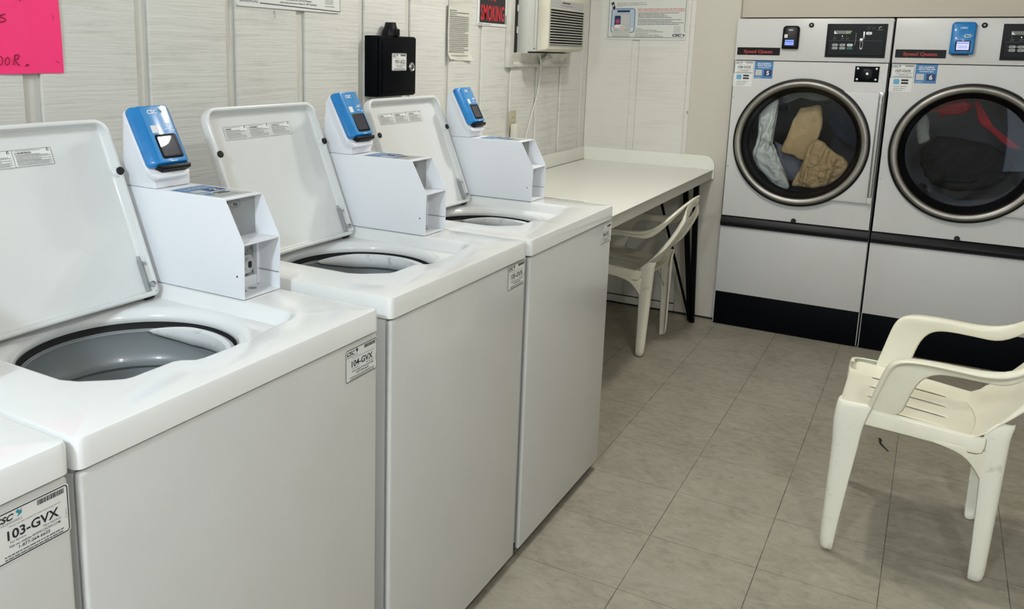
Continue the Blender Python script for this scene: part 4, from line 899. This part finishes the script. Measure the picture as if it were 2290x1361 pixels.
bz = MB(); AF = Fr((0, 0, 0), (0, 1, 0), (0, 0, 1), (1, 0, 0))
bz.loft([[(p[0], p[1], -.752) for p in rrect(1.012, 1.475, 1.430, 1.83, .004)], [(p[0], p[1], -.735) for p in rrect(1.010, 1.477, 1.430, 1.83, .006)], [(p[0], p[1], -.706) for p in rrect(1.016, 1.472, 1.436, 1.825, .010)], [(p[0], p[1], -.700) for p in rrect(1.022, 1.466, 1.441, 1.82, .010)]], ACW, fr=AF)
bz.build('front_cover', ac)
gm = mat('grille_black', (.015, .015, .015), .7); gf = mat('grille_slat', (.50, .50, .45), .4)
gr = MB(); gr.quad(1.030, 1.445, 1.456, 1.626, -.6994, gm, AF); gr.frame_line(1.026, 1.450, 1.452, 1.630, .008, .006, -.698, gf, AF)
gr.build('grille', ac, smooth=0)
sl = MB()
for k in range(14):
    z = 1.4605+k*.0123; sl.box(1.032, 1.444, z, z+.0042, -.6992, -.692, gf, r=.001, fr=AF)
sl.build('louvre_slats', ac, smooth=0)
mbp = MB(); mbp.quad(1.03, 1.445, 1.632, 1.665, -.6993, mat('silver_badge_strip', (.42, .43, .42), .4), AF)
bars(mbp, 1.17, 1.27, 1.652, .006, -.6988, INK, AF); bars(mbp, 1.15, 1.30, 1.641, .002, -.6988, INKG, AF); mbp.build('badge_strip', ac, smooth=0)
tp = MB(); tp.quad(-.832, -.806, 1.523, 1.627, .0022, YEL, fs3); tp.build('yellow_tape', ac, smooth=0, label='strip of shiny yellow tape')
# power cord drooping from the unit to the outlet
def bez(pts, n=10):
    out = []; P_ = [Vector(p) for p in pts]; P_ = [P_[0]*2-P_[1]]+P_+[P_[-1]*2-P_[-2]]
    for i in range(1, len(P_)-2):
        for k in range(n):
            t = k/n; a, b, c_, d = P_[i-1:i+3]
            out.append(.5*((2*b)+(-a+c_)*t+(2*a-5*b+4*c_-d)*t*t+(-a+3*b-3*c_+d)*t**3))
    out.append(P_[-2]); return [tuple(p) for p in out]
cd = MB(); cd.tube(bez([(-.80, 1.145, 1.415), (-.812, 1.19, 1.40), (-.826, 1.232, 1.372), (-.836, 1.256, 1.32), (-.845, 1.248, 1.22), (-.850, 1.200, 1.12), (-.851, 1.14, 1.01), (-.851, 1.10, .94), (-.849, 1.06, .925), (-.845, 1.018, .95), (-.835, .993, 1.0), (-.832, .985, 1.04)]), .0036, mat('white_cord', (.62, .62, .55), .5), 8)
cord = tag(cd.build('power_cord'), 'thin white power cord drooping from the air conditioner to the outlet', 'power cord')
pg = MB(WF); pg.box(.955, 1.005, 1.005, 1.090, .012, .045, mat('white_plug', (.60, .60, .52), .45), r=.006, seg=3); pg.build('plug', cord)
# white putty lump hanging over the sill
pu = bmesh.new(); bmesh.ops.create_icosphere(pu, subdivisions=4, radius=1)
for v in pu.verts:
    p = v.co; k = 1+.35*noise.noise(p*2.1)+.15*noise.noise(p*5); v.co = Vector((p.x*.012*k, p.y*(.055-.030*p.z)*k, p.z*.030*k))
me = bpy.data.meshes.new('foam_lump'); pu.to_mesh(me); pu.free(); me.materials.append(TRIM); me.polygons.foreach_set('use_smooth', [True]*len(me.polygons))
o = bpy.data.objects.new('sealing_foam', me); COL.objects.link(o); o.location = (-.822, 1.30, 1.388); tag(o, 'lump of painted sealing foam on the sill moulding under the air conditioner', 'foam')
# outlet
ou = MB(WF); ou.box(.9615, 1.034, 1.035, 1.150, 0, .005, IVORY, r=.003)
outl = tag(ou.build('wall_outlet'), 'ivory wall outlet plate below the air conditioner', 'outlet')
ou = MB(WF); ou.poly(rrect(.979, 1.016, 1.098, 1.134, .012), .0056, mat('ivory_insert', (.52, .48, .33), .35)); ou.quad(.990, .993, 1.110, 1.124, .006, GAP); ou.quad(1.003, 1.006, 1.110, 1.124, .006, GAP); ou.cyl((.998, 1.092), .003, .005, .0062, STEEL, 10, WF); ou.build('socket', outl, smooth=0)

# ------------------------------------------------------------------ sign on the back wall
BF = Fr((0, YB, 0), (1, 0, 0), (0, 0, 1), (0, -1, 0))
sg_ = MB(BF); sg_.prism(rrect(-.758, -.316, 1.503, 1.86, .004), .001, .004, mat('sign_plastic', (.62, .64, .60), .4)); sign = tag(sg_.build('instruction_sign', smooth=30), 'white dryer instruction sign on the back wall above the table', 'sign')
t_ = MB(BF); c = .0045
t_.quad(-.7475, -.7455, 1.5155, 1.85, c, INK); t_.quad(-.7475, -.392, 1.5145, 1.5165, c, INK); t_.quad(-.3255, -.3235, 1.545, 1.85, c, INK)
t_.frame_line(-.733, -.597, 1.540, 1.671, .016, .005, c, mat('diagram_blue', (.10, .20, .34), .5)); t_.poly(rrect(-.728, -.602, 1.566, 1.666, .012), c-.0002, mat('diagram_pale_blue', (.42, .50, .60), .5))
t_.quad(-.722, -.622, 1.520, 1.548, c+.0004, PAPERG); t_.quad(-.717, -.622, 1.548, 1.645, c+.0004, mat('diagram_grey', (.47, .50, .47), .5)); t_.quad(-.700, -.628, 1.650, 1.661, c+.0006, SNAVY)
t_.frame_line(-.714, -.625, 1.553, 1.641, .003, .001, c+.0006, INKG); t_.poly(rrect(-.712, -.678, 1.580, 1.632, .006), c+.0007, SNAVY); t_.poly(rrect(-.706, -.682, 1.590, 1.612, .006), c+.0009, mat('diagram_red', (.35, .04, .09), .5))
t_.poly(rrect(-.710, -.660, 1.566, 1.584, .008), c+.0009, PAPER); t_.poly([(-.690, 1.556), (-.662, 1.550), (-.645, 1.572), (-.668, 1.585), (-.680, 1.575)], c+.001, mat('diagram_skin', (.60, .52, .48), .5))
t_.quad(-.7225, -.622, 1.519, 1.5205, c+.0006, INKG)
t_.poly([(-.7370, 1.700), (-.722, 1.708), (-.714, 1.680), (-.710, 1.682), (-.7155, 1.662), (-.730, 1.672), (-.726, 1.674)], c+.001, INK); t_.poly(rrect(-.728, -.721, 1.681, 1.691, .003), c+.0012, PAPER)
t_.text('START by adding your card and pushing START button', -.703, 1.697, .0050, c, INK, width=.165); t_.text('Encienda sobre la parte superior del boton', -.703, 1.688, .0050, c, INK, width=.168, bold=.01); t_.text('de inicio', -.703, 1.679, .005, c, INK, width=.028)
t_.text('FOR YOUR SAFETY PLEASE AVOID THE FOLLOWING', -.584, 1.6625, .0062, c, RED, width=.252, bold=.02); t_.text('POR SU PROPIA SEGURIDAD, POR FAVOR EVITE LO SIGUIENTE', -.584, 1.6530, .0062, c, RED, width=.256, bold=.02)
for k, (l_, bb) in enumerate(((.222, 1.6435), (.148, 1.6355), (.160, 1.6275), (.182, 1.6195), (.235, 1.608), (.188, 1.600), (.250, 1.592), (.224, 1.584))): bars(t_, -.582, -.582+l_, bb, .0034, c, INKG, BF, seedv=k*5)
for tx, bb, l_ in (('For service,', 1.560, .035), ('use the CSC Service Request app', 1.552, .120), ('visit www.cscsw.com or call 1-877-264-6622', 1.544, .154), ('Para solicitar servicio,', 1.5345, .07), ('utilice la aplicacion CSC Service Request', 1.5265, .132), ('visite www.cscsw.com o llame al 1-877-264-6622', 1.5185, .154)):
    t_.text(tx, -.593, bb, .0048, c, INK, width=l_, bold=.012)
t_.poly(rrect(-.383, -.347, 1.541, 1.577, .001), c, PAPERG); t_.text('CSC', -.388, 1.522, .014, c+.0004, INK, width=.050, bold=.045, shear=.25)
t_.poly([(-.3335, 1.520), (-.328, 1.527), (-.333, 1.531), (-.3285, 1.536), (-.325, 1.530), (-.3225, 1.534), (-.3225, 1.525)], c+.0004, INK); t_.text('SERVICEWORKS', -.388, 1.513, .005, c+.0004, INKG, width=.063)
t_.build('printing', sign, smooth=0)

# ------------------------------------------------------------------ small bits on the floor
o = MB().tube(bez([(.832, .795, .003), (.838, .780, .004), (.836, .760, .004), (.846, .735, .003), (.858, .712, .003), (.868, .693, .002)], 4), lambda t: .0045*(1-t*.6), BLACKP, 6, flat=.4).build('debris_curl')
tag(o, 'curl of dark debris on the floor tiles behind the aisle chair', 'debris')
